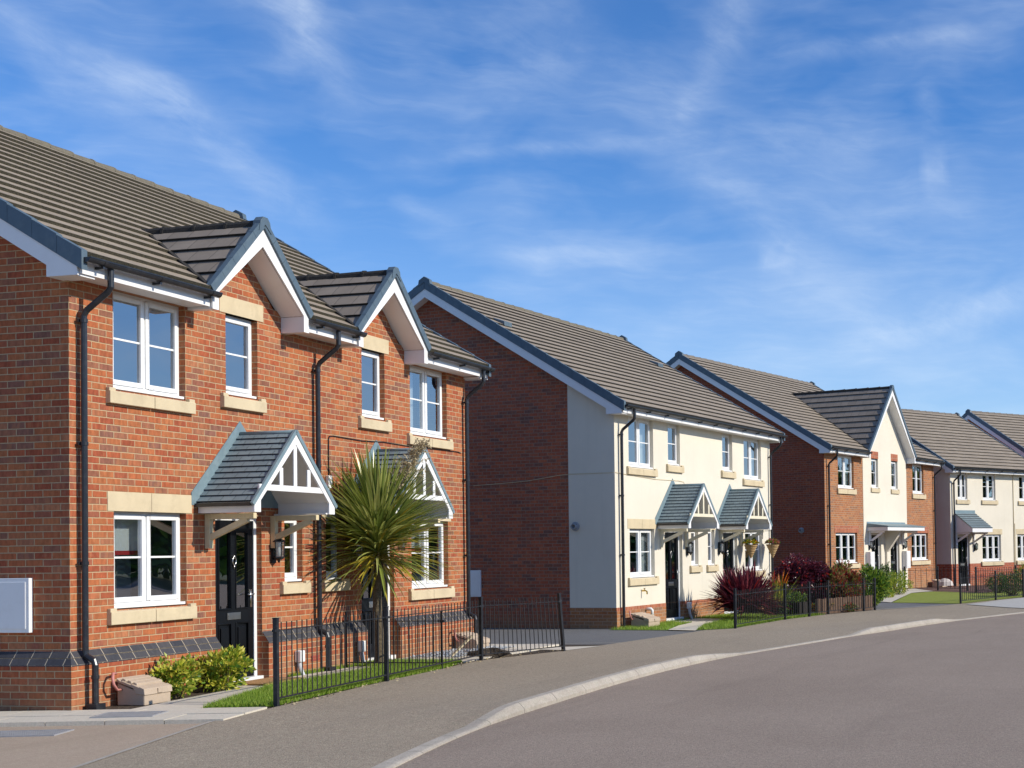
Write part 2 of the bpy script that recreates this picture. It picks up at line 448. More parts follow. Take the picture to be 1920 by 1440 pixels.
# ------------------------------------------------------------------ mesh helpers
class MB:
    def __init__(s):
        s.v, s.f, s.uv, s.mi = [], [], [], []

    def face(s, pts, uv=None, mi=0):
        pts = [Vector(p) for p in pts]
        b = len(s.v)
        s.v += [tuple(p) for p in pts]
        s.f.append(tuple(range(b, b + len(pts))))
        if uv is None:
            n = Vector((0, 0, 0))
            for i in range(len(pts)):
                p, q = pts[i], pts[(i + 1) % len(pts)]
                n += Vector(((p.y - q.y) * (p.z + q.z), (p.z - q.z) * (p.x + q.x), (p.x - q.x) * (p.y + q.y)))
            a = (abs(n.x), abs(n.y), abs(n.z))
            if a[2] >= a[0] and a[2] >= a[1]:
                uv = [(p.x, p.y) for p in pts]
            elif a[0] > a[1]:
                uv = [(p.y, p.z) for p in pts]
            else:
                uv = [(p.x, p.z) for p in pts]
        s.uv.append(uv)
        s.mi.append(mi)
        return s

    def box(s, x0, x1, y0, y1, z0, z1, mi=0):
        a = [(x0, y0, z0), (x1, y0, z0), (x1, y1, z0), (x0, y1, z0), (x0, y0, z1), (x1, y0, z1), (x1, y1, z1), (x0, y1, z1)]
        for q in ((0, 3, 2, 1), (4, 5, 6, 7), (0, 1, 5, 4), (1, 2, 6, 5), (2, 3, 7, 6), (3, 0, 4, 7)):
            s.face([a[i] for i in q], mi=mi)
        return s

    def prism(s, poly, axis, a0, a1, mi=0):
        """extrude a 2D polygon; axis x: poly=(y,z); axis y: poly=(x,z); axis z: poly=(x,y)"""
        if axis == 'x':
            g = lambda p, a: (a, p[0], p[1])
        elif axis == 'y':
            g = lambda p, a: (p[0], a, p[1])
        else:
            g = lambda p, a: (p[0], p[1], a)
        s.face([g(p, a0) for p in poly], mi=mi)
        s.face([g(p, a1) for p in reversed(poly)], mi=mi)
        for i in range(len(poly)):
            p, q = poly[i], poly[(i + 1) % len(poly)]
            s.face([g(p, a0), g(p, a1), g(q, a1), g(q, a0)], mi=mi)
        return s

    def bar(s, p, q, w, h, up=(0, 0, 1), mi=0):
        """rectangular bar from p to q, w sideways and h along up"""
        p, q, up = Vector(p), Vector(q), Vector(up)
        d = (q - p).normalized()
        sx = d.cross(up).normalized() * (w / 2)
        uy = sx.cross(d).normalized() * (h / 2)
        c = [p - sx - uy, p + sx - uy, p + sx + uy, p - sx + uy]
        e = [x + (q - p) for x in c]
        s.face(c[::-1], mi=mi).face(e, mi=mi)
        for i in range(4):
            j = (i + 1) % 4
            s.face([c[i], c[j], e[j], e[i]], mi=mi)
        return s

    def tube(s, pts, r, n=10, cap=True, mi=0, arc=None):
        pts = [Vector(p) for p in pts]
        rs = r if isinstance(r, (list, tuple)) else [r] * len(pts)
        rings = []
        up = None
        for i, p in enumerate(pts):
            d = (pts[min(i + 1, len(pts) - 1)] - pts[max(i - 1, 0)]).normalized()
            if up is None:
                up = d.orthogonal().normalized()
            up = (up - d * up.dot(d)).normalized()
            sd = d.cross(up)
            rings.append([p + (up * math.cos(2 * math.pi * k / n) + sd * math.sin(2 * math.pi * k / n)) * rs[i] for k in range(n)])
        for a, b in zip(rings, rings[1:]):
            for k in range(n):
                j = (k + 1) % n
                s.face([a[k], a[j], b[j], b[k]], mi=mi)
        if cap:
            s.face(rings[0][::-1], mi=mi)
            s.face(rings[-1], mi=mi)
        return s

    def lathe(s, c, prof, n=16, mi=0, a0=0, a1=2 * math.pi):
        c = Vector(c)
        full = abs(a1 - a0 - 2 * math.pi) < 1e-6
        for (r0, z0), (r1, z1) in zip(prof, prof[1:]):
            for k in range(n):
                p, q = a0 + (a1 - a0) * k / n, a0 + (a1 - a0) * (k + 1) / n
                s.face([c + Vector((r0 * math.cos(p), r0 * math.sin(p), z0)), c + Vector((r0 * math.cos(q), r0 * math.sin(q), z0)),
                        c + Vector((r1 * math.cos(q), r1 * math.sin(q), z1)), c + Vector((r1 * math.cos(p), r1 * math.sin(p), z1))], mi=mi)
        return s

    def build(s, name, mats, parent=None, bevel=0, smooth=False, weld=False, loc=None):
        me = bpy.data.meshes.new(name)
        me.from_pydata(s.v, [], s.f)
        if not isinstance(mats, (list, tuple)):
            mats = [mats]
        for m in mats:
            me.materials.append(m)
        uvl = me.uv_layers.new(name='UVMap')
        flat = [c for f in s.uv for p in f for c in p]
        uvl.data.foreach_set('uv', flat)
        me.polygons.foreach_set('material_index', s.mi)
        if weld or bevel or smooth:
            import bmesh
            bm = bmesh.new()
            bm.from_mesh(me)
            bmesh.ops.remove_doubles(bm, verts=bm.verts, dist=.0004)
            bm.to_mesh(me)
            bm.free()
        if smooth:
            me.polygons.foreach_set('use_smooth', [True] * len(me.polygons))
        me.update()
        o = bpy.data.objects.new(name, me)
        COL.objects.link(o)
        if parent:
            o.parent = parent
        if loc:
            o.location = loc
        if bevel:
            b = o.modifiers.new('bevel', 'BEVEL')
            b.width = bevel
            b.segments = 2
            b.limit_method = 'ANGLE'
        return o


def tag(o, label, cat, group=None, kind=None):
    if label:
        o['label'] = label
    if cat:
        o['category'] = cat
    if group:
        o['group'] = group
    if kind:
        o['kind'] = kind
    return o


def root(name, loc, rz=0.0, label=None, cat=None, group=None):
    o = bpy.data.objects.new(name, None)
    COL.objects.link(o)
    o.location = loc
    o.rotation_euler = (0, 0, rz)
    o.empty_display_size = .3
    return tag(o, label, cat, group)


def copy_tree(o, parent=None):
    c = o.copy()
    COL.objects.link(c)
    if parent:
        c.parent = parent
    for ch in list(o.children):
        copy_tree(ch, c)
    return c


def lerp_tab(tab, y):
    if y <= tab[0][0]:
        return tab[0][1]
    for (a, u), (b, v) in zip(tab, tab[1:]):
        if y <= b:
            return u + (v - u) * (y - a) / (b - a)
    return tab[-1][1]


GT = [(0, 0), (21, 0), (28, -.07), (40, -.07), (46, .06), (50, .06), (56, -.07), (200, -.07)]
gz = lambda y: lerp_tab(GT, y)


# ------------------------------------------------------------------ house building blocks
EAVE_Z, EAVE_T, PITCH_M = 4.88, -.35, .60      # lower tile edge and slope of every main roof
roof_z = lambda t: EAVE_Z + PITCH_M * (t - EAVE_T)


def wall_grid(mb, s0, s1, z0, z1, holes, y=0.0, mi=0, reveal=.09, rmi=None):
    """front wall rectangle (facing -y) with rectangular holes and reveals"""
    rmi = mi if rmi is None else rmi
    hs = [h for h in holes if h[1] > s0 and h[0] < s1 and h[3] > z0 and h[2] < z1]
    xs = sorted({s0, s1, *[min(max(h[0], s0), s1) for h in hs], *[min(max(h[1], s0), s1) for h in hs]})
    zs = sorted({z0, z1, *[min(max(h[2], z0), z1) for h in hs], *[min(max(h[3], z0), z1) for h in hs]})
    for a, b in zip(xs, xs[1:]):
        for c, d_ in zip(zs, zs[1:]):
            mx, mz = (a + b) / 2, (c + d_) / 2
            if any(h[0] < mx < h[1] and h[2] < mz < h[3] for h in hs):
                continue
            mb.face([(a, y, c), (b, y, c), (b, y, d_), (a, y, d_)], mi=mi)
    for h in hs:
        a, b = max(h[0], s0), min(h[1], s1)
        c, d_ = max(h[2], z0), min(h[3], z1)
        r = y + reveal + .05
        if h[0] >= s0:
            mb.face([(a, y, c), (a, y, d_), (a, r, d_), (a, r, c)], mi=rmi)
        if h[1] <= s1:
            mb.face([(b, y, c), (b, r, c), (b, r, d_), (b, y, d_)], mi=rmi)
        if h[3] <= z1:
            mb.face([(a, y, d_), (b, y, d_), (b, r, d_), (a, r, d_)], mi=rmi)
        if h[2] >= z0:
            mb.face([(a, y, c), (a, r, c), (b, r, c), (b, y, c)], mi=rmi)


def side_wall(mb, s, t0, t1, z0, D, face=-1, mi=0):
    """gable side wall at x=s between depths t0..t1, up to under the roof"""
    rt = D / 2
    top = lambda t: min(roof_z(t), roof_z(D - t)) - .10
    ts = [t0] + ([rt] if t0 < rt < t1 else []) + [t1]
    poly = [(s, t0, z0)] + [(s, t1, z0)] + [(s, t, top(t)) for t in reversed(ts)]
    if face < 0:
        poly = poly[::-1]
    mb.face(poly, uv=[(p[1], p[2]) for p in poly], mi=mi)


def window(rt, s0, s1, z0, z1, lights=2, bars=True, y=0.0, recess=.085, sill=None, sill_ext=.115, lintel=None, lintel_ext=.10,
           drape=None, y_face=0.0, mat_sill=None, mat_lintel=None, bar_rows=1):
    """upvc casement window in the opening s0..s1, z0..z1; children: sashes, panes, sill"""
    f = MB()
    yf, yb = y + recess, y + recess + .07
    fw, zb = .032, z0 + .045
    f.box(s0, s0 + fw, yf, yb, zb, z1).box(s1 - fw, s1, yf, yb, zb, z1)
    f.box(s0 + fw, s1 - fw, yf, yb, z1 - fw, z1).box(s0 + fw, s1 - fw, yf, yb, zb, zb + fw)
    n = lights
    wds = [1] * n if n != 3 else [1, 1, 1]
    tot_ = sum(wds)
    xs = [s0 + fw]
    for q in wds:
        xs.append(xs[-1] + (s1 - s0 - 2 * fw) * q / tot_)
    for x in xs[1:-1]:
        f.box(x - .014, x + .014, yf, yb, zb + fw, z1 - fw)
    f.box(s0 + .004, s1 - .004, y + .012, yb, z0 + .012, zb)          # projecting upvc cill
    wo = f.build('window', M_UPVC, rt, bevel=.006)
    for i, (a, b) in enumerate(zip(xs, xs[1:])):
        a2, b2 = a + (.006 if i == 0 else .016), b - (.006 if i == n - 1 else .016)
        c, d_ = zb + fw + .004, z1 - fw - .004
        sw = .052
        sb = MB()
        ys, yr = yf - .014, yf + .05
        sb.box(a2, a2 + sw, ys, yr, c, d_).box(b2 - sw, b2, ys, yr, c, d_)
        sb.box(a2 + sw, b2 - sw, ys, yr, d_ - sw, d_).box(a2 + sw, b2 - sw, ys, yr, c, c + sw)
        so = sb.build('sash', M_UPVC, wo, bevel=.007)
        g = MB()
        gy = yf + .016
        ga, gb, gc, gd = a2 + sw, b2 - sw, c + sw, d_ - sw
        g.face([(ga - .01, gy, gc - .01), (gb + .01, gy, gc - .01), (gb + .01, gy, gd + .01), (ga - .01, gy, gd + .01)])
        g.build('pane', M_GLASS, wo)
        if bars:
            bb = MB()
            for k in range(bar_rows):
                zm = gc + (gd - gc) * (k + 1) / (bar_rows + 1) + .01
                bb.box(ga - .004, gb + .004, gy - .008, gy - .001, zm - .011, zm + .011)
            bb.build('glazing_bar', M_UPVC, wo)
    if sill:
        zt, zl = sill
        sb = MB()
        mid = (s0 + s1) / 2
        a, b = s0 - sill_ext, s1 + sill_ext
        pr = y_face - .062
        segs = [(a, mid - .004), (mid + .004, b)] if s1 - s0 > 1.0 else [(a, b)]
        for (p, q) in segs:
            sb.prism([(pr, zl), (pr, zt - .022), (y + .06, zt + .0), (y + .06, zl)], 'x', p, q)
        sb.box(a, s0 - .012, pr + .012, y - .002, zt - .03, zt + .018)
        sb.box(s1 + .012, b, pr + .012, y - .002, zt - .03, zt + .018)
        sb.build('sill', mat_sill or M_STONE, wo, bevel=.006)
    if lintel:
        lb = MB()
        a, b = s0 - lintel_ext, s1 + lintel_ext
        segs = [(a, (a + b) / 2 - .003), ((a + b) / 2 + .003, b)] if s1 - s0 > 1.0 else [(a, b)]
        for (p, q) in segs:
            lb.box(p, q, y - .008, y + .10, lintel[0], lintel[1])
        lb.build('lintel', mat_lintel or M_STONE, wo, bevel=.003)
    if drape:
        cb = MB()
        yy = y + recess + .16
        if drape in ('curtains', 'left', 'right'):
            sp_ = (s1 - s0) * .30
            rngs = {'curtains': [(s0, s0 + sp_), (s1 - sp_, s1)], 'left': [(s0, s0 + sp_ * 1.3)], 'right': [(s1 - sp_ * 1.2, s1)]}[drape]
            for (p, q) in rngs:
                k = 24
                for i in range(k):
                    u0, u1 = p + (q - p) * i / k, p + (q - p) * (i + 1) / k
                    w0, w1 = .03 * math.sin(i * 1.5), .03 * math.sin((i + 1) * 1.5)
                    cb.face([(u0, yy + w0, z0), (u1, yy + w1, z0), (u1, yy + w1, z1), (u0, yy + w0, z1)])
            cb.build('curtain', M_CURTAIN, wo, smooth=True)
        elif drape == 'blind':
            zz = z0 + (z1 - z0) * .60
            cb.box(s0 + .05, s1 - .36, yy, yy + .012, zz, z1)
            cb.build('blind', M_CURTAIN, wo)
            rb_ = MB()
            rb_.box(s0 + .05, s1 - .36, yy - .006, yy + .018, zz - .05, zz - .002)
            rb_.build('blind_hem', M_RED, wo)
            nb = MB()
            nb.box(s1 - .30, s1 + .2, yy + .7, yy + .72, z0, z1)
            nb.build('curtain', M_CURTAIN, wo)
    return wo


def door(rt, s0, s1, z0, z1, hinge='l', y=0.0, recess=.075, y_out=-.02, detail=True):
    f = MB()
    fw = .062
    yf, yb = y + recess, y + recess + .07
    f.box(s0, s0 + fw, yf, yb, z0, z1).box(s1 - fw, s1, yf, yb, z0, z1).box(s0 + fw, s1 - fw, yf, yb, z1 - fw, z1)
    f.box(s0, s1, y_out, yb, z0 - .035, z0 + .03)
    do = f.build('door', M_UPVC, rt, bevel=.006)
    a, b, c, d_ = s0 + fw + .003, s1 - fw - .003, z0 + .034, z1 - fw - .004
    yl = yf + .012
    l = MB()
    W_, H_ = b - a, d_ - c
    st = .115
    p1, p2 = a + st, b - st
    mid = (a + b) / 2
    zr, zl_, zu = c + .20, c + .70, c + .90
    tops = d_ - .15
    holes = [(p1, mid - .055, zu, tops), (mid + .055, p2, zu, tops), (p1, mid - .055, zr, zl_), (mid + .055, p2, zr, zl_)]
    wall_grid(l, a, b, c, d_, holes, y=yl, reveal=-.032)
    leaf_ = l.build('leaf', M_DOOR, do)
    g = MB()
    for h in holes[:2]:
        g.face([(h[0], yl + .018, h[2]), (h[1], yl + .018, h[2]), (h[1], yl + .018, h[3]), (h[0], yl + .018, h[3])])
    g.build('pane', M_GLASS, leaf_)
    pb = MB()
    for h in holes[2:]:
        pb.face([(h[0], yl + .018, h[2]), (h[1], yl + .018, h[2]), (h[1], yl + .018, h[3]), (h[0], yl + .018, h[3])])
        i = .045
        pb.prism([(h[0] + i, h[2] + i), (h[1] - i, h[2] + i), (h[1] - i, h[3] - i), (h[0] + i, h[3] - i)], 'y', yl - .002, yl + .0175)
    for h in holes:
        i = .014
        for q in ((h[0] - i, h[0] + .002, h[2] - i, h[3] + i), (h[1] - .002, h[1] + i, h[2] - i, h[3] + i), (h[0] + .002, h[1] - .002, h[2] - i, h[2] + .002), (h[0] + .002, h[1] - .002, h[3] - .002, h[3] + i)):
            pb.box(q[0], q[1], yl - .010, yl + .004, q[2], q[3])
    pb.build('panel_moulding', M_DOOR, leaf_, bevel=.006)
    lb = MB()
    lb.box(mid - .135, mid + .135, yl - .012, yl - .001, zl_ + .055, zl_ + .145)
    lb.box(mid - .115, mid + .115, yl - .017, yl - .0125, zl_ + .068, zl_ + .122)
    lb.build('letterbox', M_METAL, leaf_, bevel=.004)
    k = MB()
    kz = zu + (tops - zu) * .62
    k.lathe((mid, yl - .012, kz + .06), [(0, .022), (.016, .015), (.020, 0), (.016, -.015), (0, -.022)], 10)
    k.tube([(mid + .036 * math.sin(q * math.pi / 8), yl - .018, kz + .005 + .05 * math.cos(q * math.pi / 8)) for q in range(17)], .008, 8)
    k.tube([(mid, yl - .016, kz - .05), (mid, yl - .016, kz - .10)], [.012, .004], 8)
    k.build('knocker', M_METAL, leaf_, smooth=True)
    hx = b - .05 if hinge == 'l' else a + .05
    sg = -1 if hinge == 'l' else 1
    h = MB()
    h.box(hx - .016, hx + .016, yl - .008, yl - .0005, zu + .0, zu + .23)
    h.tube([(hx, yl - .004, zu + .17), (hx, yl - .05, zu + .17), (hx + sg * .02, yl - .055, zu + .17), (hx + sg * .12, yl - .05, zu + .165)], .010, 8)
    h.build('handle', M_METAL, leaf_, smooth=True)
    return do


def gallows_bracket(rt, s, z_top, z_bot, reach, y=0.0, mat=None):
    b = MB()
    w2 = .036
    b.box(s - w2, s + w2, y - .075, y - .002, z_bot, z_top)
    b.box(s - w2 + .003, s + w2 - .003, y - reach, y - .077, z_top - .07, z_top)
    b.bar((s, y - .045, z_bot + .13), (s, y - reach + .10, z_top - .075), w2 * 2 - .014, .075, up=(0, -1, 1))
    return b.build('bracket', mat or M_WOODC, rt, bevel=.006)


def porch_canopy(rt, c, z_ridge=3.215, half=.86, rise=.90, proj=.80, zbr=1.75, white=None, timber=None):
    """little gabled canopy on gallows brackets over a front door"""
    white = white or M_BOARD
    m = rise / half
    zf = z_ridge - rise
    sl = math.hypot(half, rise)
    n = 12
    g = sl / n
    r = MB()
    for sd in (-1, 1):
        for i in range(n):
            d0, d1 = i * g, (i + 1) * g
            def P(dist, lift, y):
                q = dist / sl
                nx, nz = sd * rise / sl, half / sl
                return (c + sd * (half - half * q) + nx * lift, y, zf + rise * q + nz * lift)
            y0, y1 = -proj, -.012
            A, B, C_, D_ = P(d0, .022, y0), P(d0, .022, y1), P(d1, .005, y1), P(d1, .005, y0)
            q = [A, B, C_, D_] if sd > 0 else [B, A, D_, C_]
            uv = [(p[1], d0 if j in (0, 1) else d1 - 1e-4) for j, p in enumerate(q)]
            r.face(q, uv=uv)
            E_, F_ = P(d0, -.004, y0), P(d0, -.004, y1)
            r.face([E_, F_, B, A] if sd > 0 else [F_, E_, A, B], mi=1)
    ro = r.build('canopy', [M_SLATE, M_EDGES], rt)
    # ridge roll
    MB().tube([(c, -proj - .01, z_ridge + .008), (c, -.015, z_ridge + .008)], .026, 8).build('ridge', M_LEAD, ro, smooth=True)
    # flashing plate standing against the wall
    fl = MB()
    k = .165
    out = [(c - half - .10, zf - .03), (c - half - .10, zf + .12), (c, z_ridge + .175), (c + half + .10, zf + .12), (c + half + .10, zf - .03)]
    fl.prism(out, 'y', -.010, -.003)
    fl.build('flashing', M_LEAD, ro)
    # white boards on the front rake, with box feet and a tie and struts
    b = MB()
    y0, y1 = -proj - .018, -proj + .012
    for sd in (-1, 1):
        X = lambda x: c + sd * x
        poly = [(X(half + .015), zf - .015), (X(0), z_ridge + .0), (X(0), z_ridge - .155), (X(half - .115), zf + .015 - .0), (X(half - .115), zf - .13), (X(half + .015), zf - .13)]
        if sd < 0:
            poly = poly[::-1]
        b.prism(poly, 'y', y0, y1)
    b.build('bargeboard', white, ro, bevel=.004)
    v = MB()
    for sd in (-1, 1):
        v.bar((c + sd * (half + .05), -proj - .012, zf - .035), (c, -proj - .012, z_ridge + .018), .034, .052, up=(0, 0, 1))
    v.build('verge', M_LEAD, ro)
    t = MB()
    zt = zf + .14
    t.box(c - half + .10, c + half - .10, y0 + .008, y1 + .006, zt, zt + .075)
    for x in (-.30, 0, .30):
        top = z_ridge - .15 - abs(x) * m
        t.box(c + x - .036, c + x + .036, y0 + .011, y1, zt + .076, top)
    t.build('truss', timber or M_BOARD, ro, bevel=.004)
    s = MB()
    for sd in (-1, 1):
        x0, x1 = sorted((c + sd * (half - .055), c + sd * (half - .02)))
        s.box(x0, x1, -proj + .014, -.012, zf - .13, zf + .03)
        x0, x1 = sorted((c + sd * (half - .15), c + sd * (half - .057)))
        s.box(x0, x1, -proj + .014, -.012, zf - .13, zf - .11)
    # boarded underside of the two slopes
    for sd in (-1, 1):
        q = [(c + sd * (half - .06), -proj + .014, zf + .03), (c, -proj + .014, z_ridge - .03), (c, -.012, z_ridge - .03), (c + sd * (half - .06), -.012, zf + .03)]
        s.face(q if sd < 0 else q[::-1])
    s.build('soffit', white, ro)
    gb = MB()
    for sd in (-1, 1):
        gb.box(*sorted((c + sd * (half + .012), c + sd * (half + .05))), -proj + .02, -.012, zf - .055, zf - .012)
    gb.build('gutter', M_GUTTER, ro)
    for sd in (-1, 1):
        gallows_bracket(ro, c + sd * (half - .185), zf - .135, zbr, proj * .86, mat=timber if timber else M_WOODC)
    return ro


def lantern(rt, s, z, y=0.0):
    b = MB()
    c = (s, y - .095, 0)
    b.lathe((c[0], c[1], z), [(.0, .19), (.012, .185), (.018, .165), (.07, .135), (.085, .12), (.085, .11), (.0, .11)], 6)
    b.lathe((c[0], c[1], z), [(.0, -.17), (.012, -.16), (.02, -.135), (.055, -.115), (.07, -.10), (.07, -.085), (0, -.085)], 6)
    for k in range(6):
        a = math.pi / 3 * k
        b.tube([(c[0] + .064 * math.cos(a), c[1] + .064 * math.sin(a), z - .09), (c[0] + .074 * math.cos(a), c[1] + .074 * math.sin(a), z + .115)], .006, 6)
    b.box(s - .05, s + .05, y - .022, y - .001, z - .17, z + .15)
    b.box(s - .02, s + .02, y - .10, y - .02, z - .12, z - .09)
    o = b.build('wall_lantern', M_BLACK, rt)
    g = MB()
    g.lathe((c[0], c[1], z), [(.060, -.085), (.070, .11)], 6)
    g.build('glass', M_GLASS, o)
    MB().lathe((c[0], c[1], z), [(.0, -.085), (.022, -.08), (.022, .02), (.012, .05), (0, .055)], 10).build('bulb', M_CURTAIN, o, smooth=True)
    return o


def downpipe(rt, s, top, bot, y_g=-.37, y=0.0, kick=0.0, kick_z=.62):
    r = .034
    p = MB()
    yw = y - .075
    pts = [(s + .06, y_g, top), (s + .06, y_g, top - .20), (s + .055, y_g + .03, top - .25), (s + .005, yw - .03, top - .45), (s, yw, top - .51), (s, yw, kick_z + .03 if kick else bot)]
    if kick:
        pts += [(s, yw - .012, kick_z - .02), (s + .0, yw - kick + .015, kick_z - .075), (s, yw - kick, kick_z - .12), (s, yw - kick, bot)]
    p.tube(pts, r, 12)
    for z in (top - .56, top - 1.9, top - 3.2):
        if z > bot + .4:
            p.tube([(s, yw, z - .02), (s, yw, z + .02)], r + .007, 12)
            p.box(s - .012, s + .012, yw + .03, y - .002, z - .012, z + .012)
            p.box(s - .055, s + .055, yw + r - .004, yw + r + .010, z - .016, z + .016)
    if kick:
        p.tube([(s, yw - kick, bot + .3), (s, yw - kick, bot + .34)], r + .007, 12)
        p.box(s - .07, s + .07, yw - kick - .07, yw - kick + .06, bot - .03, bot + .035)
    o = p.build('downpipe', M_GUTTER, rt, smooth=False)
    for f in o.data.polygons:
        f.use_smooth = len(f.vertices) == 4
    return o


def gutter(rt, s0, s1, y=-.405, z=4.845):
    r = .056
    g = MB()
    n = 8
    L = [(y + r * math.cos(math.pi + math.pi * k / n), z + r * math.sin(math.pi + math.pi * k / n)) for k in range(n + 1)]
    for (a, b), (c, d_) in zip(L, L[1:]):
        g.face([(s0, a, b), (s0, c, d_), (s1, c, d_), (s1, a, b)])
        i = .9
        g.face([(s0, y + (a - y) * i, z + (b - z) * i), (s1, y + (a - y) * i, z + (b - z) * i), (s1, y + (c - y) * i, z + (d_ - z) * i), (s0, y + (c - y) * i, z + (d_ - z) * i)])
    g.face([(s0, *q) for q in L])
    g.face([(s1, *q) for q in L[::-1]])
    g.box(s0, s1, y - r - .004, y - r + .004, z - .006, z + .006)
    k = int((s1 - s0) / .95) + 1
    for i in range(k):
        x = s0 + .25 + (s1 - s0 - .4) * i / max(1, k - 1 if k > 1 else 1)
        g.box(x - .016, x + .016, y - .02, y + .10, z - .085, z - .058)
        for (a, b), (c, d_) in zip(L, L[1:]):
            e = 1.09
            g.face([(x - .018, y + (a - y) * e, z + (b - z) * e), (x - .018, y + (c - y) * e, z + (d_ - z) * e), (x + .018, y + (c - y) * e, z + (d_ - z) * e), (x + .018, y + (a - y) * e, z + (b - z) * e)])
    return g.build('gutter', M_GUTTER, rt)


def fascia(rt, s0, s1):
    f = MB()
    f.box(s0, s1, -.318, -.296, 4.685, 4.875)
    f.box(s0, s1, -.294, .05, 4.694, 4.708)
    for x in (s0 + .9, s0 + 2.9, s0 + 5.2):
        if x < s1 - .3:
            f.box(x, x + .006, -.3195, -.296, 4.684, 4.876)
    return f.build('fascia', M_BOARD, rt)


def tile_rows(mb, rows, lift=.044, lift2=.008):
    """rows: list of (lower-left, lower-right, upper-right, upper-left, normal, u0,u1,v0,v1, U0,U1)"""
    for (A, B, C_, D_, n, uA, uB, uC, uD, v0, v1) in rows:
        A, B, C_, D_ = Vector(A), Vector(B), Vector(C_), Vector(D_)
        a, b, c, d_ = A + n * lift, B + n * lift, C_ + n * lift2, D_ + n * lift2
        mb.face([a, b, c, d_], uv=[(uA, v0), (uB, v0), (uC, v1), (uD, v1)], mi=0)
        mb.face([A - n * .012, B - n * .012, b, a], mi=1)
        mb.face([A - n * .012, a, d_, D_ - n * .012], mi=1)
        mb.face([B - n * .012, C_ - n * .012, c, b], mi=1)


def main_roof(rt, s0, s1, D, mats, gables=(), ridge_mat=None, vents=(), ridge_bumps=True, name='roof'):
    """both slopes with stepped tile courses; gables: (centre, apex_z, slope) cut out of the front slope"""
    rtm = D / 2
    zr = roof_z(rtm)
    L = math.hypot(rtm - EAVE_T, zr - EAVE_Z)
    n = round(L / .30)
    g = L / n
    ct, ctz = (rtm - EAVE_T) / L, (zr - EAVE_Z) / L
    nf = Vector((0, -ctz, ct))
    mb = MB()
    rows = []
    for i in range(n):
        d0, d1 = i * g, min((i + 1) * g, L)
        t0, z0, t1, z1 = EAVE_T + ct * d0, EAVE_Z + ctz * d0, EAVE_T + ct * d1, EAVE_Z + ctz * d1
        cuts = []
        for (c, za, m) in gables:
            w0, w1 = max(0, (za - z0) / m), max(0, (za - z1) / m)
            if w0 > 0:
                cuts.append((c - w0, c + w0, c - w1, c + w1))
        x0, x1 = s0, s0
        spans = []
        for (a, b, c, d_) in sorted(cuts):
            spans.append((x0, a, c, x1))
            x0, x1 = b, d_
        spans.append((x0, s1, s1, x1))
        for (a, b, c, d_) in spans:
            rows.append(((a, t0, z0), (b, t0, z0), (c, t1, z1), (d_, t1, z1), nf, a, b, c, d_, i * .3, i * .3 + .299))
    tile_rows(mb, rows, .046 if mats[0] is M_TILE1 else .044)
    ta = D - EAVE_T
    mb.face([(s0, ta, EAVE_Z), (s0, rtm, zr), (s1, rtm, zr), (s1, ta, EAVE_Z)], uv=[(s0, 0), (s0, L), (s1, L), (s1, 0)])
    # felt under the tiles keeps the loft dark
    mb.face([(s0 + .1, rtm, zr - .05), (s1 - .1, rtm, zr - .05), (s1 - .1, ta, EAVE_Z - .05), (s0 + .1, ta, EAVE_Z - .05)], mi=1)
    ro = mb.build(name, mats, rt)
    rb = MB()
    k = int((s1 - s0) / .45)
    for i in range(k):
        a, b = s0 + (s1 - s0) * i / k, s0 + (s1 - s0) * (i + 1) / k
        dz_ = random.uniform(-.006, .006) if ridge_bumps else 0
        rb.tube([(a + .004, rtm, zr - .035 + dz_), (b - .004, rtm, zr - .03 + dz_ + random.uniform(0, .008))], [.088, .096], 12)
        if ridge_bumps:
            rb.tube([(b - .03, rtm, zr - .033), (b + .012, rtm, zr - .030)], .102, 12)
    rb.build('ridge', ridge_mat or M_RIDGE1, ro)
    for (s, t) in vents:
        v = MB()
        z = roof_z(t)
        for (ds) in (0,):
            v.prism([(t - .16, roof_z(t - .16) + .03), (t + .16, roof_z(t + .16) + .01), (t + .16, roof_z(t + .16) + .05), (t - .16, roof_z(t - .16) + .13)], 'x', s - .16, s + .16)
        v.build('roof_vent', M_VERGE, ro, bevel=.012)
    return ro


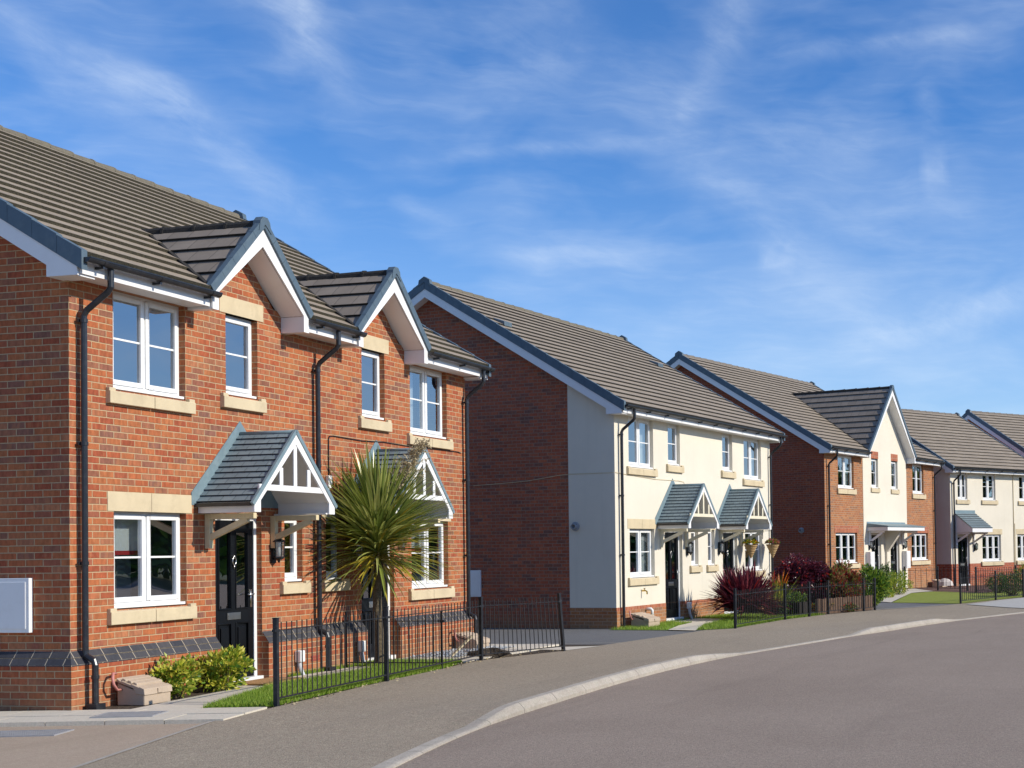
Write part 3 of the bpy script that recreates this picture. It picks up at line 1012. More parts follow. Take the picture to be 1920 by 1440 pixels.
def verge(rt, s, D, out, box=True):
    """white bargeboard and blue-grey dry verge on a gable end; out=-1 left, +1 right"""
    rtm = D / 2
    zr = roof_z(rtm)
    x0, x1 = sorted((s, s + out * .022))
    b = MB()
    lo0, lo1 = .155, .345
    P = lambda t, d_: (t, roof_z(min(t, D - t)) - d_)
    front = [P(EAVE_T + .03, lo0), P(rtm, lo0), P(rtm, lo1), P(.06, lo1)]
    if box:
        front = [P(EAVE_T + .04, lo0), P(rtm, lo0), P(rtm, lo1), P(.07, lo1 - .0), (.07, 4.66), (-.318, 4.66)]
    b.prism(front, 'x', x0, x1)
    b.prism([P(rtm, lo0), P(D - EAVE_T, lo0), P(D - EAVE_T, lo1), P(rtm, lo1)], 'x', x0, x1)
    inner = s - out * .001
    xs = sorted((inner, inner - out * .26))
    b.prism([(-.294, 4.66), (-.294, 4.682), (.07, 4.682), (.07, 4.66)], 'x', xs[0], xs[1])
    # soffit strip under the rake
    for (a, c) in ((.07, rtm), (rtm, D)):
        q = [(xs[0], a, P(a, lo1 - .01)[1]), (xs[1], a, P(a, lo1 - .01)[1]), (xs[1], c, P(c, lo1 - .01)[1]), (xs[0], c, P(c, lo1 - .01)[1])]
        b.face(q)
    bo = b.build('bargeboard', M_BOARD, rt)
    v = MB()
    xa, xb = sorted((s - out * .05, s + out * .034))
    for (a, c) in ((EAVE_T - .03, rtm), (D - EAVE_T, rtm)):
        k = 16
        for i in range(k):
            p, q = a + (c - a) * i / k, a + (c - a) * (i + 1) / k
            q2 = q - (q - p) * .012
            hi = .062
            v.prism([P(p, .152), P(q2, .152), P(q2, -hi + .012), P(p, -hi)], 'x', xa, xb)
    z = zr
    v.prism([(rtm - .17, z - .10), (rtm, z + .0), (rtm + .17, z - .10), (rtm + .14, z + .05), (rtm, z + .13), (rtm - .14, z + .05)], 'x', xa - .01, xb + .01)
    v.build('verge', M_VERGE, rt)
    return bo


def front_gable(rt, c, apex, half, wall_mat, tiles, y_f=-.33, feet=True, box_z=4.66, foot_cut=True):
    """small gable roof breaking the eaves; apex height of the tile ridge"""
    zf = 4.93
    rise = apex - zf
    m = rise / half
    tv = lambda z: (z - EAVE_Z) / PITCH_M + EAVE_T        # depth of the valley at height z
    L = math.hypot(half, rise)
    n = max(3, round(L / .30))
    mb = MB()
    for sd in (-1, 1):
        nn = Vector((sd * rise / L, 0, half / L))
        rows = []
        for i in range(n):
            q0, q1 = i / n, (i + 1) / n
            x0, x1 = c + sd * half * (1 - q0), c + sd * half * (1 - q1)
            z0, z1 = zf + rise * q0, zf + rise * q1
            A, B, C_, D_ = (x0, y_f, z0), (x0, tv(z0) + .10, z0), (x1, tv(z1) + .10, z1), (x1, y_f, z1)
            if sd > 0:
                rows.append((A, B, C_, D_, nn, A[1], B[1], C_[1], D_[1], i * .3, i * .3 + .299))
            else:
                rows.append((B, A, D_, C_, nn, B[1], A[1], D_[1], C_[1], i * .3, i * .3 + .299))
        tile_rows(mb, rows, .042)
    ro = mb.build('gable_roof', tiles, rt)
    rb = MB()
    yb = tv(apex) + .15
    k = max(2, int((yb - y_f) / .45))
    for i in range(k):
        a, b = y_f + (yb - y_f) * i / k, y_f + (yb - y_f) * (i + 1) / k
        rb.tube([(c, a + .006, apex - .035), (c, b - .006, apex - .045)], .085, 10)
        rb.tube([(c, a - .01, apex - .035), (c, a + .03, apex - .035)], .093, 10)
    rb.build('ridge', M_EDGE2 if tiles[0] is not M_TILE1 else M_RIDGE2, ro)
    # valley troughs
    vb = MB()
    for sd in (-1, 1):
        p0 = Vector((c + sd * (half + .02), tv(zf) - .02, zf + .035))
        p1 = Vector((c, tv(apex), apex + .03))
        vb.bar(p0, p1, .10, .02, up=(0, -.4, 1))
    vb.build('valley', M_EDGE2, ro)
    # boards
    b = MB()
    y0, y1 = y_f - .020, y_f + .004
    lo = .20 * math.hypot(1, m)
    for sd in (-1, 1):
        X = lambda x: c + sd * x
        poly = [(X(half + .02), zf - .0), (X(0), apex - .02), (X(0), apex - .02 - lo), (X(half - .10), box_z + .22), (X(half - .10), box_z), (X(half + .02), box_z)]
        b.prism(poly if sd > 0 else poly[::-1], 'y', y0, y1)
        # soffit between board and wall, and the boxed foot
        q = [(X(half - .10), y1, box_z + .215), (X(0), y1, apex - .03 - lo), (X(0), .02, apex - .03 - lo), (X(half - .10), .02, box_z + .215)]
        b.face(q if sd < 0 else q[::-1])
        if feet:
            xs = sorted((X(half - .10), X(half + .02)))
            b.box(xs[0] + .001, xs[1], y1 + .001, .02, box_z, box_z + .21)
    b.build('bargeboard', M_BOARD, ro)
    v = MB()
    for sd in (-1, 1):
        k = 5
        for i in range(k):
            q0, q1 = i / k, (i + .985) / k
            p0 = Vector((c + sd * (half + .055) * (1 - q0), y_f - .012, zf - .045 + (rise + .045) * q0 + .012))
            p1 = Vector((c + sd * (half + .055) * (1 - q1), y_f - .012, zf - .045 + (rise + .045) * q1 + .012))
            v.bar(p0, p1, .075, .105, up=(0, 0, 1))
    v.prism([(c - .13, apex - .12), (c, apex - .02), (c + .13, apex - .12), (c + .10, apex + .02), (c + .045, apex + .075), (c - .045, apex + .075), (c - .10, apex + .02)], 'y', y_f - .058, y_f + .05)
    v.build('verge', M_VERGE, ro)
    # masonry inside the gable, from the eaves line to the boards
    wmb = MB()
    hw = half - .03
    wmb.face([(c - hw, 0, 4.69), (c + hw, 0, 4.69), (c + hw, 0, 4.80), (c, 0, 4.80 + hw * m), (c - hw, 0, 4.80)])
    return ro, wmb


def meter_box(rt, s, t0, t1, z0, z1, out=-1, conduit=True):
    b = MB()
    xs = sorted((s, s + out * .058))
    b.box(xs[0], xs[1], t0, t1, z0, z1)
    xf = sorted((s + out * .058, s + out * .066))
    b.box(xf[0], xf[1], t0 + .04, t1 - .03, z0 + .04, z1 - .04)
    o = b.build('meter_box', M_UPVC, rt, bevel=.006)
    if conduit:
        MB().box(*sorted((s, s + out * .04)), t1 - .06, t1, -.1, z0 - .002).build('conduit', M_UPVC, o)
    return o


def house_root(name, x, y, yaw, z0, label, cat='house'):
    return root(name, (x, y, z0), math.pi / 2 - yaw, label, cat)


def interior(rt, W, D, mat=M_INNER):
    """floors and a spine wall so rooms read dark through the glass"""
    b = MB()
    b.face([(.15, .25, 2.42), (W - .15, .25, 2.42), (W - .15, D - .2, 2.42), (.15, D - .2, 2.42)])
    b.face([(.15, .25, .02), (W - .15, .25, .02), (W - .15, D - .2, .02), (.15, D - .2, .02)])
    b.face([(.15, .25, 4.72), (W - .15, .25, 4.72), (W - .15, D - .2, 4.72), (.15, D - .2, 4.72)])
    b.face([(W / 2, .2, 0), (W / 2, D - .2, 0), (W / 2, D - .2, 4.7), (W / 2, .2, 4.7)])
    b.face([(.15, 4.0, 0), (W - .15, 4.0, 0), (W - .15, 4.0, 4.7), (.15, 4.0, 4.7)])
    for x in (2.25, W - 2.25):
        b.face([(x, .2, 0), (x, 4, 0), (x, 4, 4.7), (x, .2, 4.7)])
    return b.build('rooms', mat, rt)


def mir(W, op):
    return (W - op[1], W - op[0], op[2], op[3])

# ------------------------------------------------------------------ house 1: red brick pair with twin gables
W1, D1 = 9.24, 9.2
h1 = house_root('semi_detached_house', -7.8304, 14.7884, .2299, 0.0,
                'nearest red brick house with two small brick gables, at far left')
interior(h1, W1, D1)
UB, US = (.667, 1.90, 3.55, 4.69), (2.68, 3.34, 3.70, 4.745)
LB, LS, DR = (.667, 1.90, 1.07, 2.18), (3.91, 4.33, 1.28, 2.18), (2.445, 3.40, .05, 2.17)
holes = [UB, US, LB, LS, DR]
holes = holes + [mir(W1, h) for h in holes]
wb = MB()
wall_grid(wb, 0, W1, .62, 4.95, holes)
side_wall(wb, 0, 0, D1, .62, D1)
side_wall(wb, W1, 0, D1, -.2, D1, face=1)
wb.face([(0, D1, -.2), (0, D1, 4.95), (W1, D1, 4.95), (W1, D1, -.2)])
# gables first so that their masonry joins the wall
GC, GA, GH = 2.97, 5.93, 1.0
for c in (GC, W1 - GC):
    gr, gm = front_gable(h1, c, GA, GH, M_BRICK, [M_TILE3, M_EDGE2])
    mm = (GA - 4.93) / GH
    lo = .20 * math.hypot(1, mm)
    hb = (GA - lo + .03 - 4.95) / mm
    wb.face([(c - hb, 0, 4.95), (c + hb, 0, 4.95), (c, 0, 4.95 + hb * mm)])
wb.build('wall', M_BRICK, h1)


def plinth(rt, segs, side_t, z1=.655):
    """projecting brick plinth with two splayed courses of slate-blue brick"""
    pf = [(0.0, z1), (.048, z1 - .068), (.052, z1 - .073), (.100, z1 - .143)]
    b, c = MB(), MB()
    for (a, e, ca, ce) in segs:               # ca / ce: mitred outer corner at that end
        for i in (0, 2):
            (d0, z0), (d1, zz) = pf[i], pf[i + 1]
            A = (a - (d1 if ca else 0), -d1, zz)
            B = (e + (d1 if ce else 0), -d1, zz)
            C_ = (e + (d0 if ce else 0), -d0, z0)
            D_ = (a - (d0 if ca else 0), -d0, z0)
            k = .1 * i / 2
            c.face([A, B, C_, D_], uv=[(A[0] + i * .06, k + .003), (B[0] + i * .06, k + .003), (C_[0] + i * .06, k + .097), (D_[0] + i * .06, k + .097)])
            dA = (A[0], -d1, zz - .006)
        z3, d3 = pf[3][1], .096
        c.face([(a - (.1 if ca else 0), -.1, z3 - .012), (e + (.1 if ce else 0), -.1, z3 - .012), (e + (.1 if ce else 0), -.1, z3), (a - (.1 if ca else 0), -.1, z3)], uv=[(a, .04), (e, .04), (e, .06), (a, .06)])
        A0, B0 = a - (d3 if ca else 0), e + (d3 if ce else 0)
        b.face([(A0, -d3, -.2), (B0, -d3, -.2), (B0, -d3, z3 - .010), (A0, -d3, z3 - .010)])
        if not ca:
            b.face([(a, 0, -.2), (a, -d3, -.2), (a, -d3, z3), (a, -.05, z3 + .07), (a, 0, z1)][::-1])
        if not ce:
            b.face([(e, 0, -.2), (e, -d3, -.2), (e, -d3, z3), (e, -.05, z3 + .07), (e, 0, z1)])
    for i in (0, 2):
        (d0, z0), (d1, zz) = pf[i], pf[i + 1]
        k = .1 * i / 2
        c.face([(-d1, side_t, zz), (-d1, -d1, zz), (-d0, -d0, z0), (-d0, side_t, z0)], uv=[(-side_t + i * .06, k + .003), (d1 + i * .06, k + .003), (d0 + i * .06, k + .097), (-side_t + i * .06, k + .097)])
    b.face([(-.096, side_t, -.2), (-.096, -.096, -.2), (-.096, -.096, pf[3][1] - .01), (-.096, side_t, pf[3][1] - .01)])
    c.face([(-.1, side_t, pf[3][1] - .012), (-.1, -.1, pf[3][1] - .012), (-.1, -.1, pf[3][1]), (-.1, side_t, pf[3][1])], uv=[(-side_t, .04), (.1, .04), (.1, .06), (-side_t, .06)])
    b.build('plinth', M_BRICK, rt)
    c.build('plinth_coping', M_PLINTH, rt)


plinth(h1, [(0, DR[0], True, False), (DR[1], W1 - DR[1], False, False), (W1 - DR[0], W1, False, True)], D1)
# small wall returns beside the doors behind the plinth
for h in (DR, mir(W1, DR)):
    jb = MB()
    jb.face([(h[0], 0, -.2), (h[0], 0, .63), (h[0], .13, .63), (h[0], .13, -.2)]).face([(h[1], 0, -.2), (h[1], .13, -.2), (h[1], .13, .63), (h[1], 0, .63)])
    jb.face([(h[0], -.10, -.1), (h[1], -.10, -.1), (h[1], -.10, .012), (h[0], -.10, .012)]).face([(h[0], -.10, .012), (h[1], -.10, .012), (h[1], .1, .012), (h[0], .1, .012)])
    jb.build('doorstep', M_BRICK, h1)
for fl in (False, True):
    q = (lambda h: mir(W1, h)) if fl else (lambda h: h)
    window(h1, *q(UB), lights=2, sill=(3.55, 3.39), drape=None if not fl else 'left')
    window(h1, *q(US), lights=1, sill=(3.70, 3.535), lintel=(4.745, 4.965), lintel_ext=.125)
    window(h1, *q(LB), lights=2, sill=(1.07, .905), lintel=(2.18, 2.40), drape='blind')
    window(h1, *q(LS), lights=1, sill=(1.28, 1.13), lintel=(2.18, 2.40), drape=None)
    door(h1, *q(DR), hinge='r' if fl else 'l')
    porch_canopy(h1, q((2.95, 2.95, 0, 0))[0])
    lantern(h1, q((3.64, 3.64, 0, 0))[0], 1.72)
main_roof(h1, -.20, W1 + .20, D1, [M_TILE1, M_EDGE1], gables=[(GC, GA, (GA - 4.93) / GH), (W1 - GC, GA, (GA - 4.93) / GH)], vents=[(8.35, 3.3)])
verge(h1, -.215, D1, -1)
verge(h1, W1 + .215, D1, 1)
for (a, b) in ((-.20, GC - GH - .03), (GC + GH + .03, W1 - GC - GH - .03), (W1 - GC + GH + .03, W1 + .20)):
    fascia(h1, a, b)
    gutter(h1, a - .02, b + .05)
downpipe(h1, .135, 4.80, .05, kick=.125)
downpipe(h1, 4.62, 4.80, .05, kick=.125)
downpipe(h1, 9.15, 4.80, .05, kick=.125)
meter_box(h1, 0, .47, .96, .86, 1.45)
cb = MB()
cb.tube([(4.98, -.012, 2.55), (4.98, -.012, 3.30), (5.0, -.012, 3.345), (5.1, -.012, 3.36), (5.9, -.012, 3.345), (6.5, -.012, 3.37), (7.2, -.012, 3.36), (8.9, -.012, 3.375), (9.05, -.012, 3.36)], .008, 6)
cb.build('cable', M_BLACK, h1)
MB().box(4.91, 5.0, -.055, -.003, 2.60, 2.78).build('junction_box', M_UPVC, h1, bevel=.008)


def waste_outlet(rt, s, z, y=0.0, grey=True):
    b = MB()
    b.box(s - .055, s + .055, y - .10, y - .002, z + .10, z + .26)
    o = b.build('outlet_box', M_UPVC, rt, bevel=.015)
    MB().tube([(s - .01, y - .05, z + .10), (s + .01, y - .06, z - .02), (s + .04, y - .09, z - .12), (s + .05, y - .10, -.1)], .032, 10).build('outlet_pipe', plain('pale_grey_hose', (.52, .54, .56), .5, .1), o, smooth=True)
    return o


waste_outlet(h1, 4.02, .10, -.10)
waste_outlet(h1, W1 - 3.66, .12, -.10)
MB().tube([(1.38, -.09, .33), (1.38, -.17, .33), (1.385, -.20, .30), (1.385, -.20, .20)], .045, 12).build('overflow_pipe', M_UPVC, h1, smooth=True)
ab = MB()
for z in (.20, .24):
    ab.box(4.36, 4.57, -.104, -.094, z - .016, z + .014)
ab.build('airbrick', plain('terracotta', (.30, .06, .04), .8, .1), h1)

# ------------------------------------------------------------------ house 2: cream render over brick
W2, D2 = 9.24, 9.4
h2 = house_root('semi_detached_house', -3.954, 29.928, .356, -.057,
                'cream rendered house with two slate porch canopies and plain long roof, second from left')
interior(h2, W2, D2)
UB2, US2 = (.667, 1.90, 3.55, 4.69), (2.68, 3.34, 3.70, 4.69)
H2H = [UB2, US2, LB, LS, DR]
H2H = H2H + [mir(W2, h) for h in H2H]
wb = MB()
wall_grid(wb, 0, W2, .45, 4.95, H2H)
RT2 = 1.15
wb.face([(0, 0, .45), (0, 0, roof_z(0) - .1), (0, RT2, roof_z(RT2) - .1), (0, RT2, .45)], uv=[(0, .45), (0, 5), (1.15, 5.5), (1.15, .45)])
wb.face([(W2, 0, -.2), (W2, RT2, -.2), (W2, RT2, 5.6), (W2, 0, 5.0)])
wb.build('wall', M_CREAM, h2, weld=False)
wb = MB()
side_wall(wb, .012, RT2, D2, -.3, D2)
side_wall(wb, W2, RT2, D2, -.2, D2, face=1)
wb.face([(0, D2, -.2), (0, D2, 4.95), (W2, D2, 4.95), (W2, D2, -.2)])
wb.build('side_wall', M_BRICK2, h2)
wb = MB()
bh = [mir(W2, DR), DR]
wall_grid(wb, .0, W2, -.3, .372, bh, y=-.010)
wb.face([(-.010, -.010, -.3), (-.010, -.010, .45), (-.010, RT2, .45), (-.010, RT2, -.3)][::-1])
wb.face([(-.010, -.010, .45), (0, 0, .45), (0, RT2, .45), (-.010, RT2, .45)])
wb.build('brick_base', M_BRICK3, h2)
wb = MB()
wall_grid(wb, -.010, W2, .372, .45, bh, y=-.010)
wb.face([(-.01, -.01, .45), (W2, -.01, .45), (W2, .01, .45), (-.01, .01, .45)])
wb.build('soldier_course', M_SOLDIER, h2)
for i, fl in enumerate((False, True)):
    q = (lambda h: mir(W2, h)) if fl else (lambda h: h)
    window(h2, *q(UB2), lights=2, sill=(3.55, 3.39), drape='curtains')
    window(h2, *q(US2), lights=1, sill=(3.70, 3.54), drape='left' if not fl else None)
    window(h2, *q(LB), lights=2, sill=(1.07, .91), lintel=(2.18, 2.40), drape='curtains' if not fl else None)
    window(h2, *q(LS), lights=1, sill=(1.28, 1.13), lintel=(2.18, 2.30))
    door(h2, *q(DR), hinge='r' if fl else 'l')
    porch_canopy(h2, q((2.90, 2.90, 0, 0))[0], timber=M_WOODL)
    lantern(h2, q((3.66, 3.66, 0, 0))[0], 1.72)
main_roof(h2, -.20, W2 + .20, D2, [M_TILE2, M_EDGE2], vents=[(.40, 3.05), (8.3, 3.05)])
verge(h2, -.215, D2, -1)
verge(h2, W2 + .215, D2, 1)
fascia(h2, -.20, W2 + .2)
gutter(h2, -.22, W2 + .22)
downpipe(h2, .20, 4.80, -.02)
downpipe(h2, 9.12, 4.80, -.02)
meter_box(h2, .012, 3.43, 3.92, .70, 1.30, conduit=False)


def flue(rt, t, z, s=0.0):
    b = MB()
    n = 16
    ring = lambda r, x: [(x, t + r * math.cos(2 * math.pi * k / n), z + r * math.sin(2 * math.pi * k / n)) for k in range(n)]
    rs = [ring(.10, s - .002), ring(.10, s - .03), ring(.062, s - .035), ring(.062, s - .12), ring(.045, s - .12), ring(.04, s - .06)]
    for a, c in zip(rs, rs[1:]):
        for k in range(n):
            b.face([a[k], a[(k + 1) % n], c[(k + 1) % n], c[k]])
    b.face(rs[-1])
    return b.build('boiler_flue', plain('grey_plastic', (.30, .31, .33), .5, .1), rt)


flue(h2, .98, 2.24)
cb = MB()
cb.tube([(-.004, 3.6, 3.22), (-.004, 3.0, 3.24), (-.004, 2.2, 3.28), (-.004, 1.4, 3.38), (-.006, 1.15, 3.40), (-.006, .02, 3.40), (.02, -.012, 3.40), (2.0, -.012, 3.33), (3.2, -.012, 3.345), (3.5, -.012, 3.33), (3.55, -.012, 3.27), (3.55, -.012, 3.05)], .006, 6)
cb.build('cable', M_WOODC, h2)
cb = MB()
cb.tube([(1.22, -.002, .78), (1.22, -.10, .78), (1.22, -.13, .76), (1.22, -.135, .70)], .018, 8)
cb.tube([(1.22, -.07, .78), (1.22, -.07, .83)], .010, 6)
cb.box(1.18, 1.26, -.078, -.062, .828, .84)
cb.build('garden_tap', plain('brass', (.55, .38, .10), .3, .1, metal=1), h2)
MB().tube([(1.40, -.012, .36), (1.40, -.14, .36), (1.40, -.165, .335), (1.40, -.165, .20)], .035, 10).build('overflow_pipe', M_UPVC, h2, smooth=True)
waste_outlet(h2, 3.62, .16, -.01)

# ------------------------------------------------------------------ house 3: brick with a tall cream centre gable
W3, D3 = 10.25, 11.0
h3 = house_root('semi_detached_house', .953, 46.107, .464, .124,
                'red brick house with tall pointed cream gable in its middle, third from left')
interior(h3, W3, D3)
PA, PB = 3.17, 7.28
U3 = [(1.08, 2.40, 3.52, 4.69), (7.95, 9.12, 3.52, 4.69)]
S3 = [(3.93, 4.55, 3.62, 4.70), (5.80, 6.42, 3.62, 4.70)]
L3 = [(.82, 2.62, .92, 2.0), (7.75, 9.50, .92, 2.0)]
D3s = [(3.85, 4.72, .06, 1.98), (5.60, 6.47, .06, 1.98)]
wb = MB()
wall_grid(wb, 0, PA, -.4, 4.95, U3 + L3)
wb.build('wall', M_BRICK3, h3)
wb = MB()
wall_grid(wb, PB, W3, -.4, 4.95, U3 + L3)
wb.build('wall', M_BRICK3, h3)
wb = MB()
side_wall(wb, 0, 0, D3, -.4, D3)
side_wall(wb, W3, 0, D3, -.4, D3, face=1)
wb.face([(0, D3, -.2), (0, D3, 4.95), (W3, D3, 4.95), (W3, D3, -.2)])
wb.build('side_wall', M_BRICK3_SHADE, h3)
wb = MB()
wall_grid(wb, PA, PB, -.4, 5.0, S3 + D3s, y=-.012)
wb.face([(PA, -.012, -.4), (PA, -.012, 5.0), (PA, .02, 5.0), (PA, .02, -.4)]).face([(PB, -.012, -.4), (PB, .02, -.4), (PB, .02, 5.0), (PB, -.012, 5.0)])
C3, A3, G3 = (PA + PB) / 2, 7.38, 2.20
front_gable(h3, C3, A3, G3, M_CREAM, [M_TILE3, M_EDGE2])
mm = (A3 - 4.93) / G3
hb = (A3 - .20 * math.hypot(1, mm) + .04 - 5.0) / mm
wb.face([(C3 - hb, -.012, 5.0), (C3 + hb, -.012, 5.0), (C3, -.012, 5.0 + hb * mm)])
wb.build('render_panel', M_CREAM, h3)
for h, dr in zip(U3, ('right', None)):
    window(h3, *h, lights=2, sill=(3.52, 3.34), drape=dr)
for h in S3:
    window(h3, *h, lights=1, y=-.012, sill=(3.62, 3.47), sill_ext=.08, lintel=(4.70, 4.96), lintel_ext=.02, mat_lintel=M_SOLDIER)
for h in L3:
    window(h3, *h, lights=3, sill=(.92, .76), lintel=(2.0, 2.24), lintel_ext=.11, mat_lintel=M_SOLDIER)
for h, hg in zip(D3s, 'lr'):
    door(h3, *h, hinge=hg, y=-.012)
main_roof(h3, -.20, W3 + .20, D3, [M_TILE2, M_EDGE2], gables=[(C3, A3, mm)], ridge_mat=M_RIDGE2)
verge(h3, -.215, D3, -1)
verge(h3, W3 + .215, D3, 1)
for (a, b) in ((-.20, C3 - G3 - .03), (C3 + G3 + .03, W3 + .20)):
    fascia(h3, a, b)
    gutter(h3, a - .02, b + .04)
downpipe(h3, .20, 4.80, -.2)
downpipe(h3, 10.13, 4.80, -.2)
# flat entrance canopy with a dividing wing wall
b = MB()
b.box(3.45, 7.05, -.82, -.014, 2.07, 2.20)
co = b.build('canopy', M_BOARD, h3, bevel=.006)
b = MB()
for (p, q) in ((3.43, 5.2), (5.22, 7.07)):
    b.prism([(-.85, 2.203), (-.85, 2.235), (-.03, 2.34), (-.014, 2.40), (-.014, 2.203)], 'x', p, q)
b.build('canopy_covering', M_LEAD, co)
b = MB()
b.prism([(-.016, -.3), (-.10, -.3), (-.10, 1.3), (-.66, 2.068), (-.016, 2.068)], 'x', 5.07, 5.25)
b.build('wing_wall', M_CREAM, h3)
for s in (3.72, 6.62):
    gallows_bracket(h3, s - .12 if s < 5 else s + .13, 2.066, 1.55, .62, y=-.014, mat=M_BOARD)
for s in (3.62, 6.85):
    lantern(h3, s, 1.56, y=-.012)
for (p, q) in ((3.30, 3.68), (6.72, 7.12)):
    b = MB()
    b.box(p, q, -.20, -.014, .66, 1.32)
    b.box(p + .03, q - .03, -.21, -.20, .70, 1.28)
    o = b.build('meter_box', M_UPVC, h3, bevel=.006)
    MB().box(p + .04, p + .09, -.06, -.014, -.3, .655).build('conduit', M_UPVC, o)
flue(h3, .89, 2.09)

# ------------------------------------------------------------------ house 4: cream over bright brick with a lean-to porch
W4, D4 = 6.05, 8.8
h4 = house_root('terraced_house', 6.286, 56.124, .773, -.075,
                'cream house with bright red brick lower wall and lean-to porch, at right edge')
interior(h4, W4, D4)
U4 = [(.50, 1.16, 3.56, 4.69), (2.22, 3.12, 3.56, 4.69), (4.85, 5.75, 3.56, 4.69)]
L4 = [(2.13, 3.45, .98, 2.13), (4.65, 5.95, .98, 2.13)]
DR4 = (.45, 1.25, .06, 2.08)
wb = MB()
wall_grid(wb, 0, W4, .93, 4.95, U4 + L4 + [DR4])
wb.face([(0, 0, .93), (0, 0, 5), (0, 1.2, roof_z(1.2) - .1), (0, 1.2, .93)])
wb.build('wall', M_CREAM, h4)
wb = MB()
side_wall(wb, .012, 1.2, D4, -.4, D4)
side_wall(wb, W4, 0, D4, -.4, D4, face=1)
wb.face([(0, D4, -.2), (0, D4, 4.95), (W4, D4, 4.95), (W4, D4, -.2)])
wall_grid(wb, 0, W4, -.4, .93, [DR4, *L4], y=-.012)
wb.face([(-.012, -.012, -.4), (-.012, -.012, .93), (-.012, 1.2, .93), (-.012, 1.2, -.4)][::-1])
wb.face([(-.012, -.012, .93), (W4, -.012, .93), (W4, .01, .93), (-.012, .01, .93)])
wb.build('brick_base', M_BRICKR, h4)
for h in U4:
    window(h4, *h, lights=2, sill=(3.56, 3.40))
for h in L4:
    window(h4, *h, lights=3, sill=(.98, .82), lintel=(2.13, 2.36), y_face=-.012)
door(h4, *DR4, hinge='l')
main_roof(h4, -.20, W4 + .2, D4, [M_TILE2, M_EDGE2], ridge_mat=M_RIDGE2)
verge(h4, -.215, D4, -1)
verge(h4, W4 + .215, D4, 1)
fascia(h4, -.20, W4 + .2)
gutter(h4, -.22, W4 + .22)
downpipe(h4, .16, 4.80, -.3)
MB().tube([(4.38, -.02, 4.68), (4.38, -.02, .95), (4.38, -.03, .9), (4.38, -.03, -.3)], .016, 6).tube([(4.46, -.02, 2.6), (4.46, -.02, .95), (4.46, -.03, -.3)], .012, 6).build('cable', M_WOODC, h4)
lantern(h4, 1.58, 1.62)
c = MB()
for i in range(8):
    q0, q1 = i / 8, (i + 1) / 8
    y0, y1 = -.92 + .9 * q0, -.92 + .9 * q1
    z0, z1 = 2.38 + .64 * q0, 2.38 + .64 * q1
    c.face([(.22, y0, z0 + .03), (1.62, y0, z0 + .03), (1.62, y1, z1 + .006), (.22, y1, z1 + .006)], uv=[(.22, i * .1), (1.62, i * .1), (1.62, i * .1 + .099), (.22, i * .1 + .099)])
    c.face([(.22, y0, z0), (1.62, y0, z0), (1.62, y0, z0 + .03), (.22, y0, z0 + .03)], mi=1)
co = c.build('canopy', [M_SLATE, M_EDGES], h4)
c = MB()
for x in (.24, 1.575):
    c.prism([(-.90, 2.22), (-.90, 2.37), (-.015, 2.99), (-.015, 2.22)], 'x', x, x + .025)
c.box(.24, 1.60, -.925, -.902, 2.22, 2.375)
c.build('canopy_cheek', M_BOARD, co)
MB().box(.22, 1.62, -.03, -.004, 3.0, 3.14).build('flashing', M_LEAD, co)
for x in (.32, 1.52):
    gallows_bracket(co, x, 2.215, 1.70, .72, mat=M_BOARD)

# ------------------------------------------------------------------ house 5: only its roof end shows
W5, D5 = 8.0, 8.8
h5 = house_root('terraced_house', 11.4, 62.8, .85, .30,
                'farthest house showing only its grey roof and white bargeboard at right edge')
wb = MB()
wall_grid(wb, 0, W5, -.4, 4.95, [])
side_wall(wb, 0, 0, D5, -.4, D5)
side_wall(wb, W5, 0, D5, -.4, D5, face=1)
wb.face([(0, D5, -.2), (0, D5, 4.95), (W5, D5, 4.95), (W5, D5, -.2)])
wb.build('wall', M_BRICK3, h5)
main_roof(h5, -.20, W5 + .2, D5, [M_TILE2, M_EDGE2], ridge_mat=M_RIDGE2)
verge(h5, -.215, D5, -1)
verge(h5, W5 + .215, D5, 1)
fascia(h5, -.20, W5 + .2)
gutter(h5, -.22, W5 + .22)


# ------------------------------------------------------------------ ground
def loc_of(x, y, yaw):
    a = (math.sin(yaw), math.cos(yaw))
    b = (-math.cos(yaw), math.sin(yaw))
    return lambda s, t: (x + a[0] * s + b[0] * t, y + a[1] * s + b[1] * t)


P1 = loc_of(-7.8304, 14.7884, .2299)
P2 = loc_of(-3.954, 29.928, .356)
P3 = loc_of(.953, 46.107, .464)
P4 = loc_of(6.286, 56.124, .773)


def struct(mb, name, mat, **k):
    o = mb.build(name, mat, **k)
    o['kind'] = 'structure'
    return o


struct(MB().face([(-3000, -3000, -.42), (3000, -3000, -.42), (3000, 3000, -.42), (-3000, 3000, -.42)]), 'ground', M_EARTH)
KERB = [(-12, -3.4), (5, -3.25), (10.64, -3.15), (12.6, -3.06), (13.84, -2.88), (16.35, -2.4), (18.19, -1.98), (20.11, -1.40), (22.71, -.36), (26.06, 1.0), (28.83, 2.30), (31.21, 3.6), (34.23, 5.62), (38, 8.8), (44, 15), (60, 34)]
BACK = [(-12, -5.5), (8, -5.6), (10.89, -5.69), (13.7, -5.84), (14.8, -5.68), (17.65, -5.32), (20.84, -4.84), (22.79, -3.90), (28.79, -1.98), (29.19, -1.40), (32.49, -.33), (34.7, .74), (36.58, 2.04), (38.78, 4.1), (39.67, 4.65), (41.24, 5.90), (42.33, 6.90), (46, 10.5), (60, 26)]


def smooth_tab(tab, y, w=.7):
    return sum(lerp_tab(tab, y + w * k) for k in (-1, -.5, 0, .5, 1)) / 5


